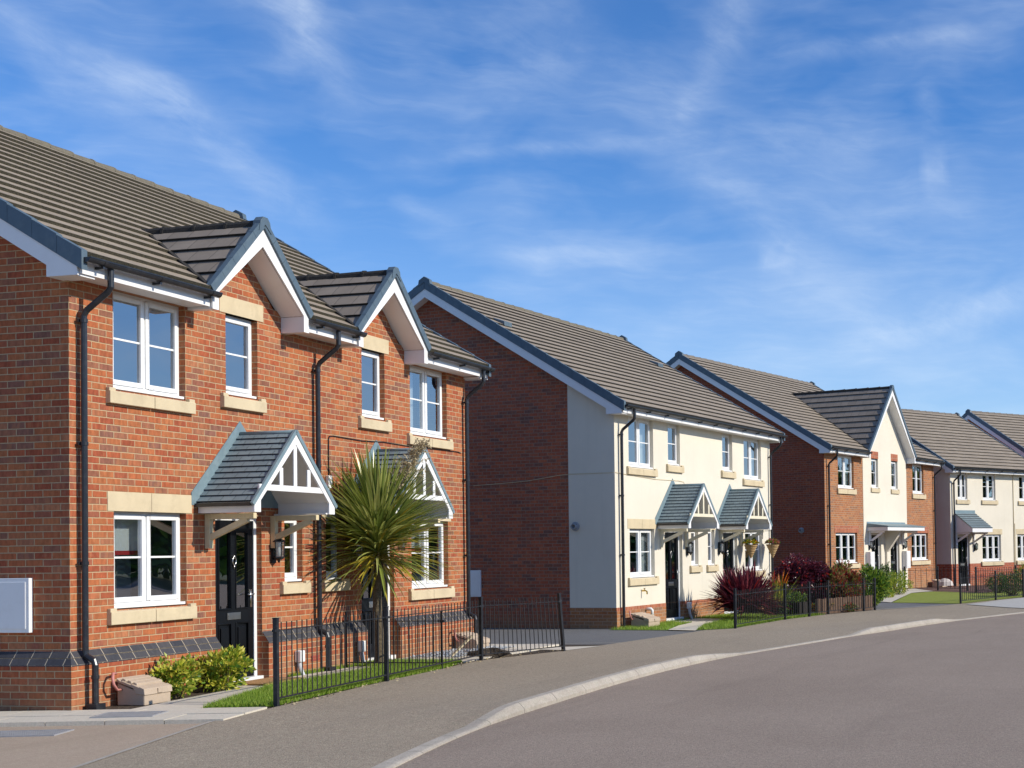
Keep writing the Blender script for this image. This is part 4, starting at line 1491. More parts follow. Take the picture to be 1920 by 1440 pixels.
kx = lambda y: smooth_tab(KERB, y)
bx = lambda y: lerp_tab(BACK, y)
HK = [(0, 0), (12.9, 0), (13.9, .085), (20.0, .085), (21.6, 0), (26.2, 0), (27.2, .08), (30.3, .08), (31.3, 0), (90, 0)]
hk = lambda y: lerp_tab(HK, y)
ys = [-12 + .4 * i for i in range(int(72 / .4) + 1)]
road, pav = MB(), MB()
for a, b in zip(ys, ys[1:]):
    xs_ = [0, .5, 1.5, 4, 9, 16]
    for p, q in zip(xs_, xs_[1:]):
        road.face([(kx(a) - .02 + p, a, gz(a) - .004), (kx(a) - .02 + q, a, gz(a) - .004), (kx(b) - .02 + q, b, gz(b) - .004), (kx(b) - .02 + p, b, gz(b) - .004)])
    us = [0, .12, .3, .55, 1]
    for u, v in zip(us, us[1:]):
        f = lambda y, u: (kx(y) - .12 + (bx(y) - kx(y) + .12) * u, y, gz(y) + .016 + hk(y) * (1 - u) ** 2.2)
        pav.face([f(a, v), f(a, u), f(b, u), f(b, v)])
struct(road, 'road', M_ROAD)
struct(pav, 'pavement', M_PAVE)
opp = MB()
for a, b in zip(ys, ys[1:]):
    opp.face([(kx(a) + 15.9, a, gz(a) + .05), (kx(a) + 60, a, gz(a) + .05), (kx(b) + 60, b, gz(b) + .05), (kx(b) + 15.9, b, gz(b) + .05)])
struct(opp, 'verge_ground', M_EARTH)
# kerb stones, dropped at the crossings
kb = MB()
y = -11.5
while y < 44:
    raised = hk(y + .4) > .03
    L = .915
    y1 = y + L
    g = .005
    pts = []
    sub = 3
    for i in range(sub):
        a, b = y + g + (L - 2 * g) * i / sub, y + g + (L - 2 * g) * (i + 1) / sub
        ja = random.uniform(-.0008, .0008)
        def prof(yy):
            z0, h = gz(yy), hk(yy) + .020 + ja
            x = kx(yy)
            wd = lerp_tab([(0, .135), (21.4, .135), (22.4, .075), (25.6, .075), (26.6, .135), (30.6, .135), (31.6, .07), (90, .07)], yy)
            return [(x + .004, yy, z0 - .08), (x + .002, yy, z0 + h * .35), (x - .02 - .25 * hk(yy), yy, z0 + h * .86), (x - .04 - .25 * hk(yy), yy, z0 + h), (x - wd - .15 * hk(yy), yy, z0 + h + .002), (x - wd - .002 - .15 * hk(yy), yy, z0 - .08)]
        A, B = prof(a), prof(b)
        for j in range(5):
            kb.face([A[j], B[j], B[j + 1], A[j + 1]])
        if i == 0:
            kb.face(A)
        if i == sub - 1:
            kb.face(B[::-1])
    y = y1
struct(kb, 'kerb', M_KERB)


def drape_poly(pts, dz, name, mat, step=None, skirt=0.0):
    import bmesh
    bm = bmesh.new()
    vs = [bm.verts.new((p[0], p[1], 0)) for p in pts]
    f = bm.faces.new(vs)
    if f.normal.z < 0:
        f.normal_flip()
    for k in range(int(min(p[1] for p in pts)) + 1, int(max(p[1] for p in pts)) + 1):
        geom = bm.verts[:] + bm.edges[:] + bm.faces[:]
        bmesh.ops.bisect_plane(bm, geom=geom, plane_co=(0, k, 0), plane_no=(0, 1, 0))
    bmesh.ops.triangulate(bm, faces=bm.faces[:])
    bmesh.ops.recalc_face_normals(bm, faces=bm.faces[:])
    for v in bm.verts:
        v.co.z = gz(v.co.y) + dz
    if sum(fc.normal.z for fc in bm.faces) < 0:
        bmesh.ops.reverse_faces(bm, faces=bm.faces[:])
    if skirt:
        ed = [e for e in bm.edges if e.is_boundary]
        r = bmesh.ops.extrude_edge_only(bm, edges=ed)
        for v in r['geom']:
            if isinstance(v, bmesh.types.BMVert):
                v.co.z -= skirt
    me = bpy.data.meshes.new(name)
    bm.to_mesh(me)
    bm.free()
    me.materials.append(mat)
    o = bpy.data.objects.new(name, me)
    COL.objects.link(o)
    o['kind'] = 'structure'
    return o


# tan side drive with its pale edging, and the slab path round the corner of the first house
drape_poly([(-5.60, -12), (bx(8) + .01, 8), (bx(10.9) + .01, 10.9), (bx(13.6) + .01, 13.6), (-5.78, 13.9), (-30, 14.2), (-30, -12)], -.010, 'side_driveway', M_TAN)
ed = MB()
for i in range(40):
    a, b = -2 + 15.7 * i / 40, -2 + 15.7 * (i + 1) / 40
    ed.face([(bx(a) - .03, a, .019), (bx(a) + .028, a, .021), (bx(b) + .028, b, .021), (bx(b) - .03, b, .019)])
    ed.face([(bx(a) - .03, a, -.05), (bx(a) - .03, a, .019), (bx(b) - .03, b, .019), (bx(b) - .03, b, -.05)][::-1])
struct(ed, 'pavement_edging', M_KERB)
slab = []
sl = MB()


def slab_poly(pts, dz=.034, th=.06, mb=None):
    (mb or sl).prism(pts if sum((pts[i][0] * pts[(i + 1) % len(pts)][1] - pts[(i + 1) % len(pts)][0] * pts[i][1]) for i in range(len(pts))) > 0 else pts[::-1], 'z', dz - th, dz)


def inset(q, g):
    cx_, cy_ = sum(p[0] for p in q) / len(q), sum(p[1] for p in q) / len(q)
    out = []
    for (x, y_) in q:
        d_ = math.hypot(x - cx_, y_ - cy_)
        out.append((x + (cx_ - x) * g / d_, y_ + (cy_ - y_) * g / d_))
    return out


def slab_row(A, B, C_, D_, n, dz=.034, mb=None):
    """quad strip A-B (one edge) and D-C (other edge) cut into n slabs"""
    for i in range(n):
        t0, t1 = i / n, (i + 1) / n
        li = lambda p, q, t: (p[0] + (q[0] - p[0]) * t, p[1] + (q[1] - p[1]) * t)
        q = [li(A, B, t0), li(A, B, t1), li(D_, C_, t1), li(D_, C_, t0)]
        slab_poly(inset(q, .006), dz + random.uniform(-.002, .002), .08, mb)


# along the side and front corner
slab_row((-5.74, 13.72), (-14, 13.62), (-14, 14.17), (-5.72, 14.20), 14)
slab_row((-5.72, 14.21), (-14, 14.18), (-14, 14.70), (-5.69, 14.73), 13)
slab_row(P1(.05, -.66), P1(.74, -.58), P1(.80, -1.20), P1(.12, -1.42), 1)
slab_row(P1(.75, -.58), P1(2.35, -.44), P1(2.35, -.68), P1(.81, -1.19), 3)
slab_row(P1(2.36, -.12), P1(3.66, -.12), P1(3.66, -.70), P1(2.36, -.62), 2)
slab_row(P1(3.67, -.20), P1(5.3, -.20), P1(5.3, -.72), P1(3.67, -.72), 3, .030)
struct(sl, 'garden_path', M_SLAB, bevel=0)
# patio of the second half of the pair
sl2 = MB()
for k in range(3):
    slab_row(P1(6.2, -.13 - k * .45), P1(9.8, -.13 - k * .45), P1(9.8, -.57 - k * .45), P1(6.2, -.57 - k * .45), 8, .030, sl2)
struct(sl2, 'patio', M_SLAB)
LAWN1 = [P1(.30, -1.40), P1(2.6, -.68), P1(3.66, -.72), P1(5.3, -.73), P1(5.3, -.19), P1(3.8, -.19), P1(3.8, -.09), P1(6.15, -.09), P1(6.2, -1.45), (-5.0, 19.6), (-5.33, 17.65), (-5.70, 14.92)]
drape_poly([P1(-.02, -1.3), P1(.3, -1.42), *LAWN1[1:9], P1(10.4, -.1), P1(10.4, -2.4), (-3.95, 22.75), (-4.88, 20.84), (-5.36, 17.65), (-5.72, 14.85)], .012, 'garden_soil', M_SOIL)
drape_poly(LAWN1, .020, 'lawn', M_LAWN)
drape_poly([P1(-.1, -.1), P1(2.36, -.1), P1(2.36, -.44), P1(.75, -.575), P1(.04, -.65), P1(-.1, -.66)], .018, 'flower_bed', M_SOIL)
# dark asphalt drives between the houses
drape_poly([(-3.93, 22.75), (-2.9, 25.85), (-1.95, 28.79), (-1.38, 29.2), P2(-.40, -1.9), P2(-.40, -.4), P2(-.012, -.4), P2(-.012, 12), (-24, 30), (-14, 24.5), P1(9.3, .0), P1(10.4, -.1), P1(10.4, -2.42)], .003, 'shared_driveway', M_DRIVE)
st = MB()
for i in range(8):
    a, b = -7.4 + 4.65 * i / 8, -7.4 + 4.65 * (i + 1) / 8
    st.face([(a, 25.02, gz(25.02) + .008), (b, 25.02, gz(25.02) + .008), (b, 25.08, gz(25.1) + .008), (a, 25.08, gz(25.1) + .008)])
struct(st, 'drive_joint', M_KERB)
drape_poly([(-3.84, 22.85), (-3.42, 23.9), (-4.35, 23.75), (-4.6, 23.3)], .022, 'concrete_strip', M_SLAB)
LAWN2 = [P2(-.40, -.02), P2(-.40, -1.9), (-1.42, 29.25), (-.35, 32.49), (.70, 34.7), P2(5.6, -.02)]
drape_poly(LAWN2, .010, 'lawn', M_LAWN)
sl3 = MB()
drape_poly([P2(-.45, -1.45), P2(-.6, -2.15), P2(1.5, -1.42), P2(3.8, -1.0), P2(3.9, -.12), P2(2.3, -.12), P2(2.3, -.75), P2(1.0, -1.0)], .024, 'garden_path', M_SLAB)
drape_poly([P2(5.6, -.02), (.70, 34.7), (2.0, 36.55), P2(10.3, -1.6), P2(9.24, 0)], .008, 'garden_soil', M_SOIL)
drape_poly([(2.04, 36.6), (4.05, 38.75), (4.65, 39.62), (3.5, 40.4), (2.7, 41.6), P2(11.5, -2.2), P2(10.3, -1.6)], .012, 'shared_driveway', M_DRIVE)
drape_poly([(2.25, 41.5), (2.75, 40.7), (3.75, 45.5), (4.6, 46.6), (4.2, 49.5), (3.0, 48.5)], .030, 'garden_path', M_SLAB)
drape_poly([(2.78, 40.72), (3.5, 40.4), (4.66, 39.66), (6.0, 41.35), (7.0, 42.4), (8.2, 43.7), (7.6, 46.2), (5.9, 45.0), (4.6, 46.4), (3.72, 45.4)], .022, 'lawn', plain('dry_lawn_turf', (.235, .27, .030), .9, .2, 20, .02, 90))
drape_poly([(3.72, 45.4), (4.6, 46.4), (5.9, 45.0), (7.6, 46.2), (10, 48), (12, 58), (6.3, 57), P3(11, 1), P3(5, 0), (3.2, 48.4)], .016, 'mulch_bed', plain('red_brown_mulch', (.12, .055, .040), .95, .4, 14, .03, 40))
drape_poly([(-1.0, 45.5), (2.2, 41.4), (3.3, 48.6), P3(4.2, 0), P3(0, 0)], .014, 'side_garden', M_SOIL)
drape_poly([(4.75, 38.95), (5.95, 40.9), (7.0, 42.1), (9, 44.4), (10.5, 43.2), (6.1, 35.75), (5.6, 36.6)], .030, 'concrete_crossing', plain('pale_concrete', (.42, .40, .36), .9, .06, 3, .002, 120))
ed = MB()
for i in range(10):
    a, b = i / 10, (i + 1) / 10
    f = lambda t, o: (2.04 + 2.1 * t + .04 * o, 36.56 + 2.22 * t - .04 * o)
    ed.face([(*f(a, -1), gz(38) + .03), (*f(a, 1), gz(38) + .03), (*f(b, 1), gz(38) + .03), (*f(b, -1), gz(38) + .03)])
struct(ed, 'drive_edging', M_KERB)


# ------------------------------------------------------------------ garden railings
def railing(name, pts, zt, label, lean=(), pw=.050, rail_lo=.10, top_bar=.09, spacing=.112, cat='railing', grp='black metal garden railings', z_base=None):
    """black estate railing: posts, two rails and round bars; pts are ground points"""
    g0 = lambda p: gz(p[1]) if z_base is None else z_base
    r = root(name, (*pts[0], g0(pts[0])), 0, label, cat, grp)
    o = Vector(r.location)
    V = lambda p, z, k=0: Vector((p[0], p[1], g0(p) + z)) - o
    lean_ = dict(lean)
    hp = zt
    for i, p in enumerate(pts):
        b = MB()
        off = Vector(lean_.get(i, (0, 0, 0)))
        d_ = Vector((pts[min(i + 1, len(pts) - 1)][0] - pts[max(i - 1, 0)][0], pts[min(i + 1, len(pts) - 1)][1] - pts[max(i - 1, 0)][1], 0)).normalized()
        b.bar(V(p, -.15), V(p, hp) + off, pw, pw, up=d_)
        b.bar(V(p, hp) + off, V(p, hp + .012) + off, pw + .010, pw + .010, up=d_)
        b.bar(V(p, hp - .13) + off * .9 - d_ * .05, V(p, hp - .13) + off * .9 + d_ * .05, .045, .03)
        b.build('post', M_BLACK, r, bevel=.004)
    for i in range(len(pts) - 1):
        p, q = Vector((*pts[i], 0)), Vector((*pts[i + 1], 0))
        L = (q - p).length
        dirv = (q - p) / L
        rl, bb = MB(), MB()
        o0, o1 = Vector(lean_.get(i, (0, 0, 0))), Vector(lean_.get(i + 1, (0, 0, 0)))
        a0, a1 = p + dirv * .03, q - dirv * .03
        zr = hp - .13
        rl.bar(V(a0, zr) + o0 * .85, V(a1, zr) + o1 * .85, .030, .010)
        rl.bar(V(a0, rail_lo) + o0 * .1, V(a1, rail_lo) + o1 * .1, .032, .014)
        rl.build('rail', M_BLACK, r)
        n = max(2, round(L / spacing))
        for k in range(1, n):
            t = k / n
            c = p.lerp(q, t)
            of = o0.lerp(o1, t)
            j = random.uniform(-.004, .004)
            bb.tube([V(c, rail_lo + .004) + of * .1, V(c + dirv * j, zr + top_bar) + of * .95], .0075, 6)
        bb.build('bars', M_BLACK, r)
    return r


railing('metal_railing', [(-5.68, 14.95), (-5.29, 17.65), (-4.81, 20.84), (-3.87, 22.70)], .965, 'long black railing in front of the palm-like tree with its far post leaning', lean={3: (-.07, -.03, 0)}.items())
railing('metal_railing', [P1(5.15, -.16), P1(5.15, -1.66)], .82, 'low black dividing railing running from the brick house wall behind the palm-like tree', spacing=.13, pw=.026)
railing('metal_railing', [(-1.34, 29.19), (-.31, 32.49), (.27, 33.7), (.76, 34.7), (1.72, 36.05), (2.04, 36.55)], .86, 'black railing before the purple spiky shrub and red bushes')
railing('metal_railing', [(4.69, 39.67), (5.93, 41.24), (6.94, 42.33), (8.2, 43.6)], .88, 'black railing at right beyond the small lawn, its first post tallest')
railing('metal_railing', [(3.75, 48.2), (4.85, 47.6), (5.75, 46.6)], .84, 'thin black railing in front of the third house beside the lawn top', spacing=.2)
railing('metal_railing', [(5.85, 45.1), (7.35, 46.3), (8.6, 47.3)], .86, 'black railing behind the round clipped bushes at right edge')


# ------------------------------------------------------------------ plants
def leaf_quads(mb, base, direction, length, width, bend=.25, droop=0.0, rnd=random, mi=0):
    d_ = Vector(direction).normalized()
    sd = d_.cross(Vector((rnd.uniform(-1, 1), rnd.uniform(-1, 1), rnd.uniform(-1, 1)))).normalized()
    nn = sd.cross(d_)
    b = Vector(base)
    m1 = b + d_ * length * .5 + nn * bend * length * .18
    tip = b + d_ * length + nn * -bend * length * .12 + Vector((0, 0, -droop * length))
    n = len(mb.v)
    mb.v += [tuple(b), tuple(m1 + sd * width / 2), tuple(tip), tuple(m1 - sd * width / 2)]
    mb.f.append((n, n + 1, n + 2, n + 3))
    mb.uv.append([(0, 0)] * 4)
    mb.mi.append(mi)


def bush(name, loc, radii, mats, n, size, label, cat='shrub', clumps=26, stems=True, grp=None, seed=1, flat_top=0.0, weights=None, upright=.3, fill=.75, asp=.42, droop=0.0):
    """leafy shrub: leaves gathered in clumps through an uneven volume, with stems below"""
    rnd = random.Random(seed)
    r = root(name, (loc[0], loc[1], gz(loc[1])), rnd.uniform(0, 6), label, cat, grp)
    rx, ry, rz = radii
    cs = []
    for k in range(clumps):
        while True:
            v = Vector((rnd.uniform(-1, 1), rnd.uniform(-1, 1), rnd.uniform(-.95, 1)))
            if .35 < v.length < 1:
                break
        v = v * (fill + (1 - fill) * rnd.random())
        s = rnd.uniform(.24, .40)
        cs.append((Vector((v.x * rx, v.y * ry, rz * 1.02 + v.z * rz * .95)), s))
    mb = MB()
    ws = weights or [1] * len(mats)
    for i in range(n):
        c, s = cs[rnd.randrange(len(cs))]
        v = Vector((rnd.gauss(0, 1), rnd.gauss(0, 1), rnd.gauss(0, 1))).normalized() * (rnd.random() ** .4)
        p = c + Vector((v.x * s * rx, v.y * s * ry, v.z * s * rz))
        if p.z < .03:
            continue
        d_ = v + (p - Vector((0, 0, rz))).normalized() * .5 + Vector((rnd.uniform(-.4, .4), rnd.uniform(-.4, .4), upright + rnd.uniform(-.3, .5)))
        leaf_quads(mb, p, d_, size * rnd.uniform(.7, 1.3), size * asp * rnd.uniform(.8, 1.3), .5, droop, rnd, rnd.choices(range(len(mats)), ws)[0])
    mb.build('foliage', mats, r)
    if stems:
        sb = MB()
        for c, s in cs[:max(9, clumps // 2)]:
            a = rnd.uniform(0, 6.28)
            q = Vector((.10 * rx * math.cos(a), .10 * ry * math.sin(a), -.05))
            m_ = q.lerp(c, .5) + Vector((rnd.uniform(-.04, .04), rnd.uniform(-.04, .04), -.05 * rz))
            sb.tube([q, m_, c], [.010 + .006 * rx, .007 + .004 * rx, .003], 6)
        sb.build('stems', M_STEM, r)
    return r


M_STEM = plain('brown_stems', (.16, .115, .07), .9, .2, 12)
L_YEL = leaf('yellow_green_leaf', (.46, .48, .035), (.70, .62, .12), .35)
L_LIME = leaf('lime_leaf', (.20, .31, .022), (.42, .48, .06), .35)
L_GRN = leaf('mid_green_leaf', (.075, .18, .02), (.19, .33, .045), .3)
L_DGRN = leaf('dark_green_leaf', (.018, .05, .010), (.045, .09, .02), .2)
L_RUST = leaf('rust_leaf', (.38, .13, .03), (.48, .26, .05), .3)
L_MAR = leaf('maroon_leaf', (.085, .010, .022), (.20, .030, .045), .3, .34)
L_PURP = leaf('purple_leaf', (.055, .014, .032), (.125, .034, .060), .25, .32)
L_RED = leaf('bright_red_leaf', (.42, .02, .025), (.55, .05, .03), .35)
L_PHOT = leaf('bronze_leaf', (.24, .11, .05), (.38, .24, .10), .3, .35)
L_PINK = leaf('pinkish_blade', (.28, .05, .07), (.38, .10, .10), .3, .35)
L_ORG = leaf('orange_petal', (.75, .16, .02), (.85, .28, .03), .3)
L_FYEL = leaf('yellow_petal', (.80, .60, .02), (.85, .7, .05), .3)
L_PINKF = leaf('pink_petal', (.60, .10, .18), (.7, .2, .2), .3)
L_BLADE = leaf('cordyline_blade', (.25, .31, .055), (.50, .52, .17), .3, .26)
L_BLADEY = leaf('yellow_blade', (.36, .30, .03), (.50, .40, .06), .3, .35)
L_BLADED = leaf('dark_blade', (.11, .165, .03), (.21, .265, .06), .25, .28)
L_DRY = leaf('dry_stalk', (.42, .34, .20), (.52, .43, .27), .2, .8)

bush('variegated_shrub', P1(1.24, -.34), (.285, .23, .235), [L_YEL, L_LIME, L_GRN, L_RUST], 1500, .062, 'yellow-green shrub next to the beige meter cover, left of the pair', clumps=30, seed=3, weights=[5, 5, 2.6, .35], upright=.35, asp=.62)
bush('variegated_shrub', P1(2.10, -.34), (.37, .25, .250), [L_YEL, L_LIME, L_GRN], 1900, .066, 'larger yellow-green shrub beside the first black front door', clumps=34, seed=5, weights=[6, 5, 2.4], upright=.35, asp=.62)


def strap_plant(mb, base, n, len_, wid, a_lo, a_hi, rnd, mis, arch=.9, seg=6, stiff=0.0):
    """strap leaves springing from a point: a_lo..a_hi is the angle above the horizon"""
    base = Vector(base)
    for i in range(n):
        az = rnd.uniform(0, 2 * math.pi)
        el = R(rnd.uniform(a_lo, a_hi))
        L = len_ * rnd.uniform(.75, 1.12)
        w0 = wid * rnd.uniform(.8, 1.2)
        mi = mis(math.degrees(el), rnd)
        p = base + Vector((math.cos(az) * .03, math.sin(az) * .03, rnd.uniform(-.10, .10)))
        d_ = Vector((math.cos(az) * math.cos(el), math.sin(az) * math.cos(el), math.sin(el)))
        sd = d_.cross(Vector((0, 0, 1)))
        sd = (sd.normalized() if sd.length > .05 else Vector((1, 0, 0)))
        g = arch * rnd.uniform(.5, 1.3) * (1 - stiff)
        prev = None
        n0 = len(mb.v)
        pts = []
        for k in range(seg + 1):
            t = k / seg
            w_ = w0 * (.45 + 1.1 * t if t < .45 else .95 * (1 - ((t - .45) / .55) ** 1.6)) * .5 + .0008
            up = sd.cross(d_).normalized()
            mb.v += [tuple(p - sd * w_ + up * w_ * .35), tuple(p), tuple(p + sd * w_ + up * w_ * .35)]
            d_ = (d_ + Vector((0, 0, -g * (.35 + t) / seg * math.cos(el) ** .5))).normalized()
            p = p + d_ * (L / seg)
        for k in range(seg):
            a = n0 + k * 3
            for j in (0, 1):
                mb.f.append((a + j, a + j + 1, a + j + 4, a + j + 3))
                mb.uv.append([(0, 0)] * 4)
                mb.mi.append(mi)


rnd = random.Random(11)
pt = root('cordyline_tree', (-6.12, 20.05, 0), 0, 'tall palm-like cordyline with bushy strap-leaf head on a bare trunk', 'tree')
tb = MB()
zs = [-.1, .05, .2, .4, .6, .8, 1.0, 1.2, 1.4, 1.55]
tb.tube([(.012 * math.sin(z * 5), .01 * math.cos(z * 4), z) for z in zs], [.095, .082, .072, .068, .064, .067, .062, .062, .068, .06], 14)
M_TRUNK = edge_mat('fibrous_trunk_bark', (.060, .045, .028), (.20, .155, .095), 26)
tb.build('trunk', M_TRUNK, pt, smooth=True)
cb = MB()


def cmi(el, r):
    if el < 0:
        return 1 if r.random() < .72 else 0
    if el < 25:
        return r.choices((0, 1, 2), (4, 2.2, 2))[0]
    return r.choices((0, 1, 2), (7, .15, 3))[0]


strap_plant(cb, (0, 0, 1.92), 340, 1.24, .052, 32, 84, rnd, cmi, .62)
strap_plant(cb, (0, 0, 1.78), 320, 1.20, .048, 8, 50, rnd, cmi, .70)
strap_plant(cb, (0, 0, 1.62), 130, 1.12, .044, -18, 14, rnd, cmi, .62)
strap_plant(cb, (0, 0, 1.50), 15, .74, .040, -64, -28, rnd, cmi, .5)
cb.build('crown', [L_BLADE, L_BLADEY, L_BLADED], pt)
fb = MB()
a0 = Vector((.25, .10, 2.55))
a1 = Vector((.62, .25, 3.30))
fb.tube([(.05, .05, 1.9), tuple(a0), tuple(a1)], [.014, .010, .004], 6)
for k in range(150):
    t = rnd.random()
    p = a0.lerp(a1, t)
    d_ = Vector((rnd.uniform(-1, 1), rnd.uniform(-1, 1), rnd.uniform(.0, 1.0))).normalized()
    L = .42 * (1 - t * .6) * rnd.uniform(.5, 1)
    q = p + d_ * L
    fb.tube([tuple(p), tuple(p.lerp(q, .5) + Vector((0, 0, .02))), tuple(q)], [.003, .0025, .0015], 4)
    for j in range(9):
        c = p.lerp(q, .25 + .75 * rnd.random())
        leaf_quads(fb, c, (rnd.uniform(-1, 1), rnd.uniform(-1, 1), rnd.uniform(-1, 1)), .042, .020, .2, 0, rnd)
fb.build('flower_stalk', L_DRY, pt)


def strap_shrub(name, loc, n, len_, wid, lo, hi, mats, ws, label, seed, arch=.5, z=.1, cat='shrub', stalks=4):
    r_ = random.Random(seed)
    o = root(name, (loc[0], loc[1], gz(loc[1])), 0, label, cat)
    mb = MB()
    for k in range(stalks):
        c = (r_.uniform(-.35, .35) * len_, r_.uniform(-.35, .35) * len_, z + r_.uniform(0, .25) * len_)
        strap_plant(mb, c, n // stalks, len_, wid, lo, hi, r_, lambda e, q: q.choices(range(len(mats)), ws)[0], arch, 4)
    mb.build('foliage', mats, o)
    return o


strap_shrub('purple_cordyline', (-1.36, 32.9), 900, .88, .072, -8, 85, [L_MAR, L_PURP, L_PINK, L_RED], [5, 4, 2.2, .3], 'spiky maroon strap-leaved shrub behind the black railing by cream house', 21, .35, .25, stalks=9)
strap_shrub('red_flame_plant', (-.62, 36.2), 20, .52, .05, 58, 88, [L_RED, L_ORG, L_LIME], [5, 2, 1], 'bright red-orange spiky plant between maroon shrub and purple bush', 22, .2, .55, stalks=2)
strap_shrub('tall_grass_plant', (-.62, 35.8), 130, .75, .022, 25, 88, [L_YEL, L_LIME, L_GRN], [3, 4, 3], 'yellow-green tufted grass plant behind the railing below the red spikes', 23, .5, .05, stalks=4)
bush('purple_maple', (.14, 36.9), (.82, .72, .72), [L_MAR, L_PURP, L_RED], 9500, .10, 'dark purple rounded maple bush against the brick side wall', seed=31, weights=[5, 5, .5], clumps=60, upright=-.1, asp=.5, droop=.3)
bush('bronze_shrub', (1.16, 37.0), (.60, .54, .66), [L_PHOT, L_RED, L_MAR, L_GRN], 6500, .10, 'bronze shrub with red shoots between purple and green bushes', seed=32, weights=[6, 1.7, 1.4, 2], clumps=44, upright=.6)
bush('green_shrub', (2.0, 37.9), (.48, .44, .57), [L_GRN, L_LIME, L_DGRN], 5200, .085, 'fresh mid-green bush at the end of the black railing', seed=33, weights=[5, 3, 2], clumps=40)
bush('yellow_shrub', (2.72, 43.2), (.38, .36, .30), [L_YEL, L_LIME, L_GRN], 1200, .08, 'small yellow-green bush beside the path, lower of two', seed=34, weights=[4, 4, 2])
bush('yellow_shrub', (3.28, 44.8), (.44, .40, .42), [L_YEL, L_LIME, L_GRN], 1400, .08, 'taller yellow-green bush nearest the third house doors', seed=35, weights=[2.5, 5, 3])
bush('dark_shrub', (2.9, 46.2), (.34, .34, .50), [L_DGRN, L_GRN], 900, .08, 'dark green bush in front of cream panel doors behind yellow bushes', seed=36, weights=[3, 2])
bush('marigold_clump', (.62, 35.25), (.50, .22, .16), [L_ORG, L_FYEL, L_GRN, L_DGRN], 900, .05, 'orange and yellow flower clump behind the railing', cat='flowers', seed=37, weights=[3, 2, 4, 3], stems=False)
bush('low_green_shrub', (-.10, 34.4), (.48, .34, .30), [L_GRN, L_LIME, L_DGRN], 1300, .06, 'low green bush under the purple maple behind the railing', seed=38, weights=[4, 2, 4])
bush('red_bedding_plants', (1.35, 36.0), (.42, .2, .13), [L_RED, L_GRN, L_DGRN], 600, .05, 'red bedding flowers under the bronze shrub', cat='flowers', seed=39, weights=[2, 4, 3], stems=False)
bush('round_clipped_shrub', (6.55, 44.9), (.42, .42, .36), [L_DGRN, L_GRN], 1700, .05, 'round clipped dark bush behind the right railing, smaller and farther', seed=40, weights=[4, 2], clumps=60, fill=.9)
bush('round_clipped_shrub', (6.72, 43.0), (.46, .46, .38), [L_DGRN, L_GRN], 1800, .05, 'round clipped dark bush close behind the right railing at frame edge', seed=41, weights=[5, 1], clumps=60, fill=.9)
bush('border_shrub', (7.6, 46.0), (.4, .4, .45), [L_GRN, L_LIME, L_RUST], 900, .07, 'loose green border shrub by the last railing at right edge', seed=42)


# lawns: blades of grass
def in_poly(x, y, P):
    c = False
    j = len(P) - 1
    for i in range(len(P)):
        if (P[i][1] > y) != (P[j][1] > y) and x < (P[j][0] - P[i][0]) * (y - P[i][1]) / (P[j][1] - P[i][1]) + P[i][0]:
            c = not c
        j = i
    return c


def grass(poly, n, h, mats, label, seed, skip=()):
    r_ = random.Random(seed)
    x0, x1 = min(p[0] for p in poly), max(p[0] for p in poly)
    y0, y1 = min(p[1] for p in poly), max(p[1] for p in poly)
    mb = MB()
    k = 0
    while k < n:
        x, y_ = r_.uniform(x0, x1), r_.uniform(y0, y1)
        if not in_poly(x, y_, poly) or any(in_poly(x, y_, s_) for s_ in skip):
            continue
        k += 1
        hh = h * r_.uniform(.5, 1.35)
        a = r_.uniform(0, 6.28)
        w_ = .0035 + .003 * r_.random()
        lx, ly = r_.uniform(-.5, .5) * hh, r_.uniform(-.5, .5) * hh
        z = gz(y_) + .015
        b = len(mb.v)
        mb.v += [(x - w_ * math.cos(a), y_ - w_ * math.sin(a), z), (x + w_ * math.cos(a), y_ + w_ * math.sin(a), z), (x + lx, y_ + ly, z + hh)]
        mb.f.append((b, b + 1, b + 2))
        mb.uv.append([(0, 0)] * 3)
        mb.mi.append(r_.choices((0, 1), (3, 2))[0])
    o = mb.build('grass', mats)
    return tag(o, label, 'grass', kind='stuff')


L_GR1 = leaf('grass_blade', (.18, .31, .020), (.28, .43, .04), .35, .6)
L_GR2 = leaf('grass_blade_light', (.28, .38, .045), (.38, .46, .08), .35, .6)
grass(LAWN1, 48000, .062, [L_GR1, L_GR2], 'green grass behind the nearest railing', 51)
grass(LAWN2, 15000, .06, [L_GR1, L_GR2], 'green grass in front of the cream house', 52, skip=[[P2(-.45, -1.45), P2(-.6, -2.15), P2(1.5, -1.42), P2(3.8, -1.0), P2(3.9, -.12), P2(2.3, -.12), P2(2.3, -.75), P2(1.0, -1.0)]])

# ------------------------------------------------------------------ small things
M_BEIGE = plain('beige_plastic', (.46, .36, .265), .6, .08, 5, .001, 80, dirt=((.30, .24, .17), 6, .4))


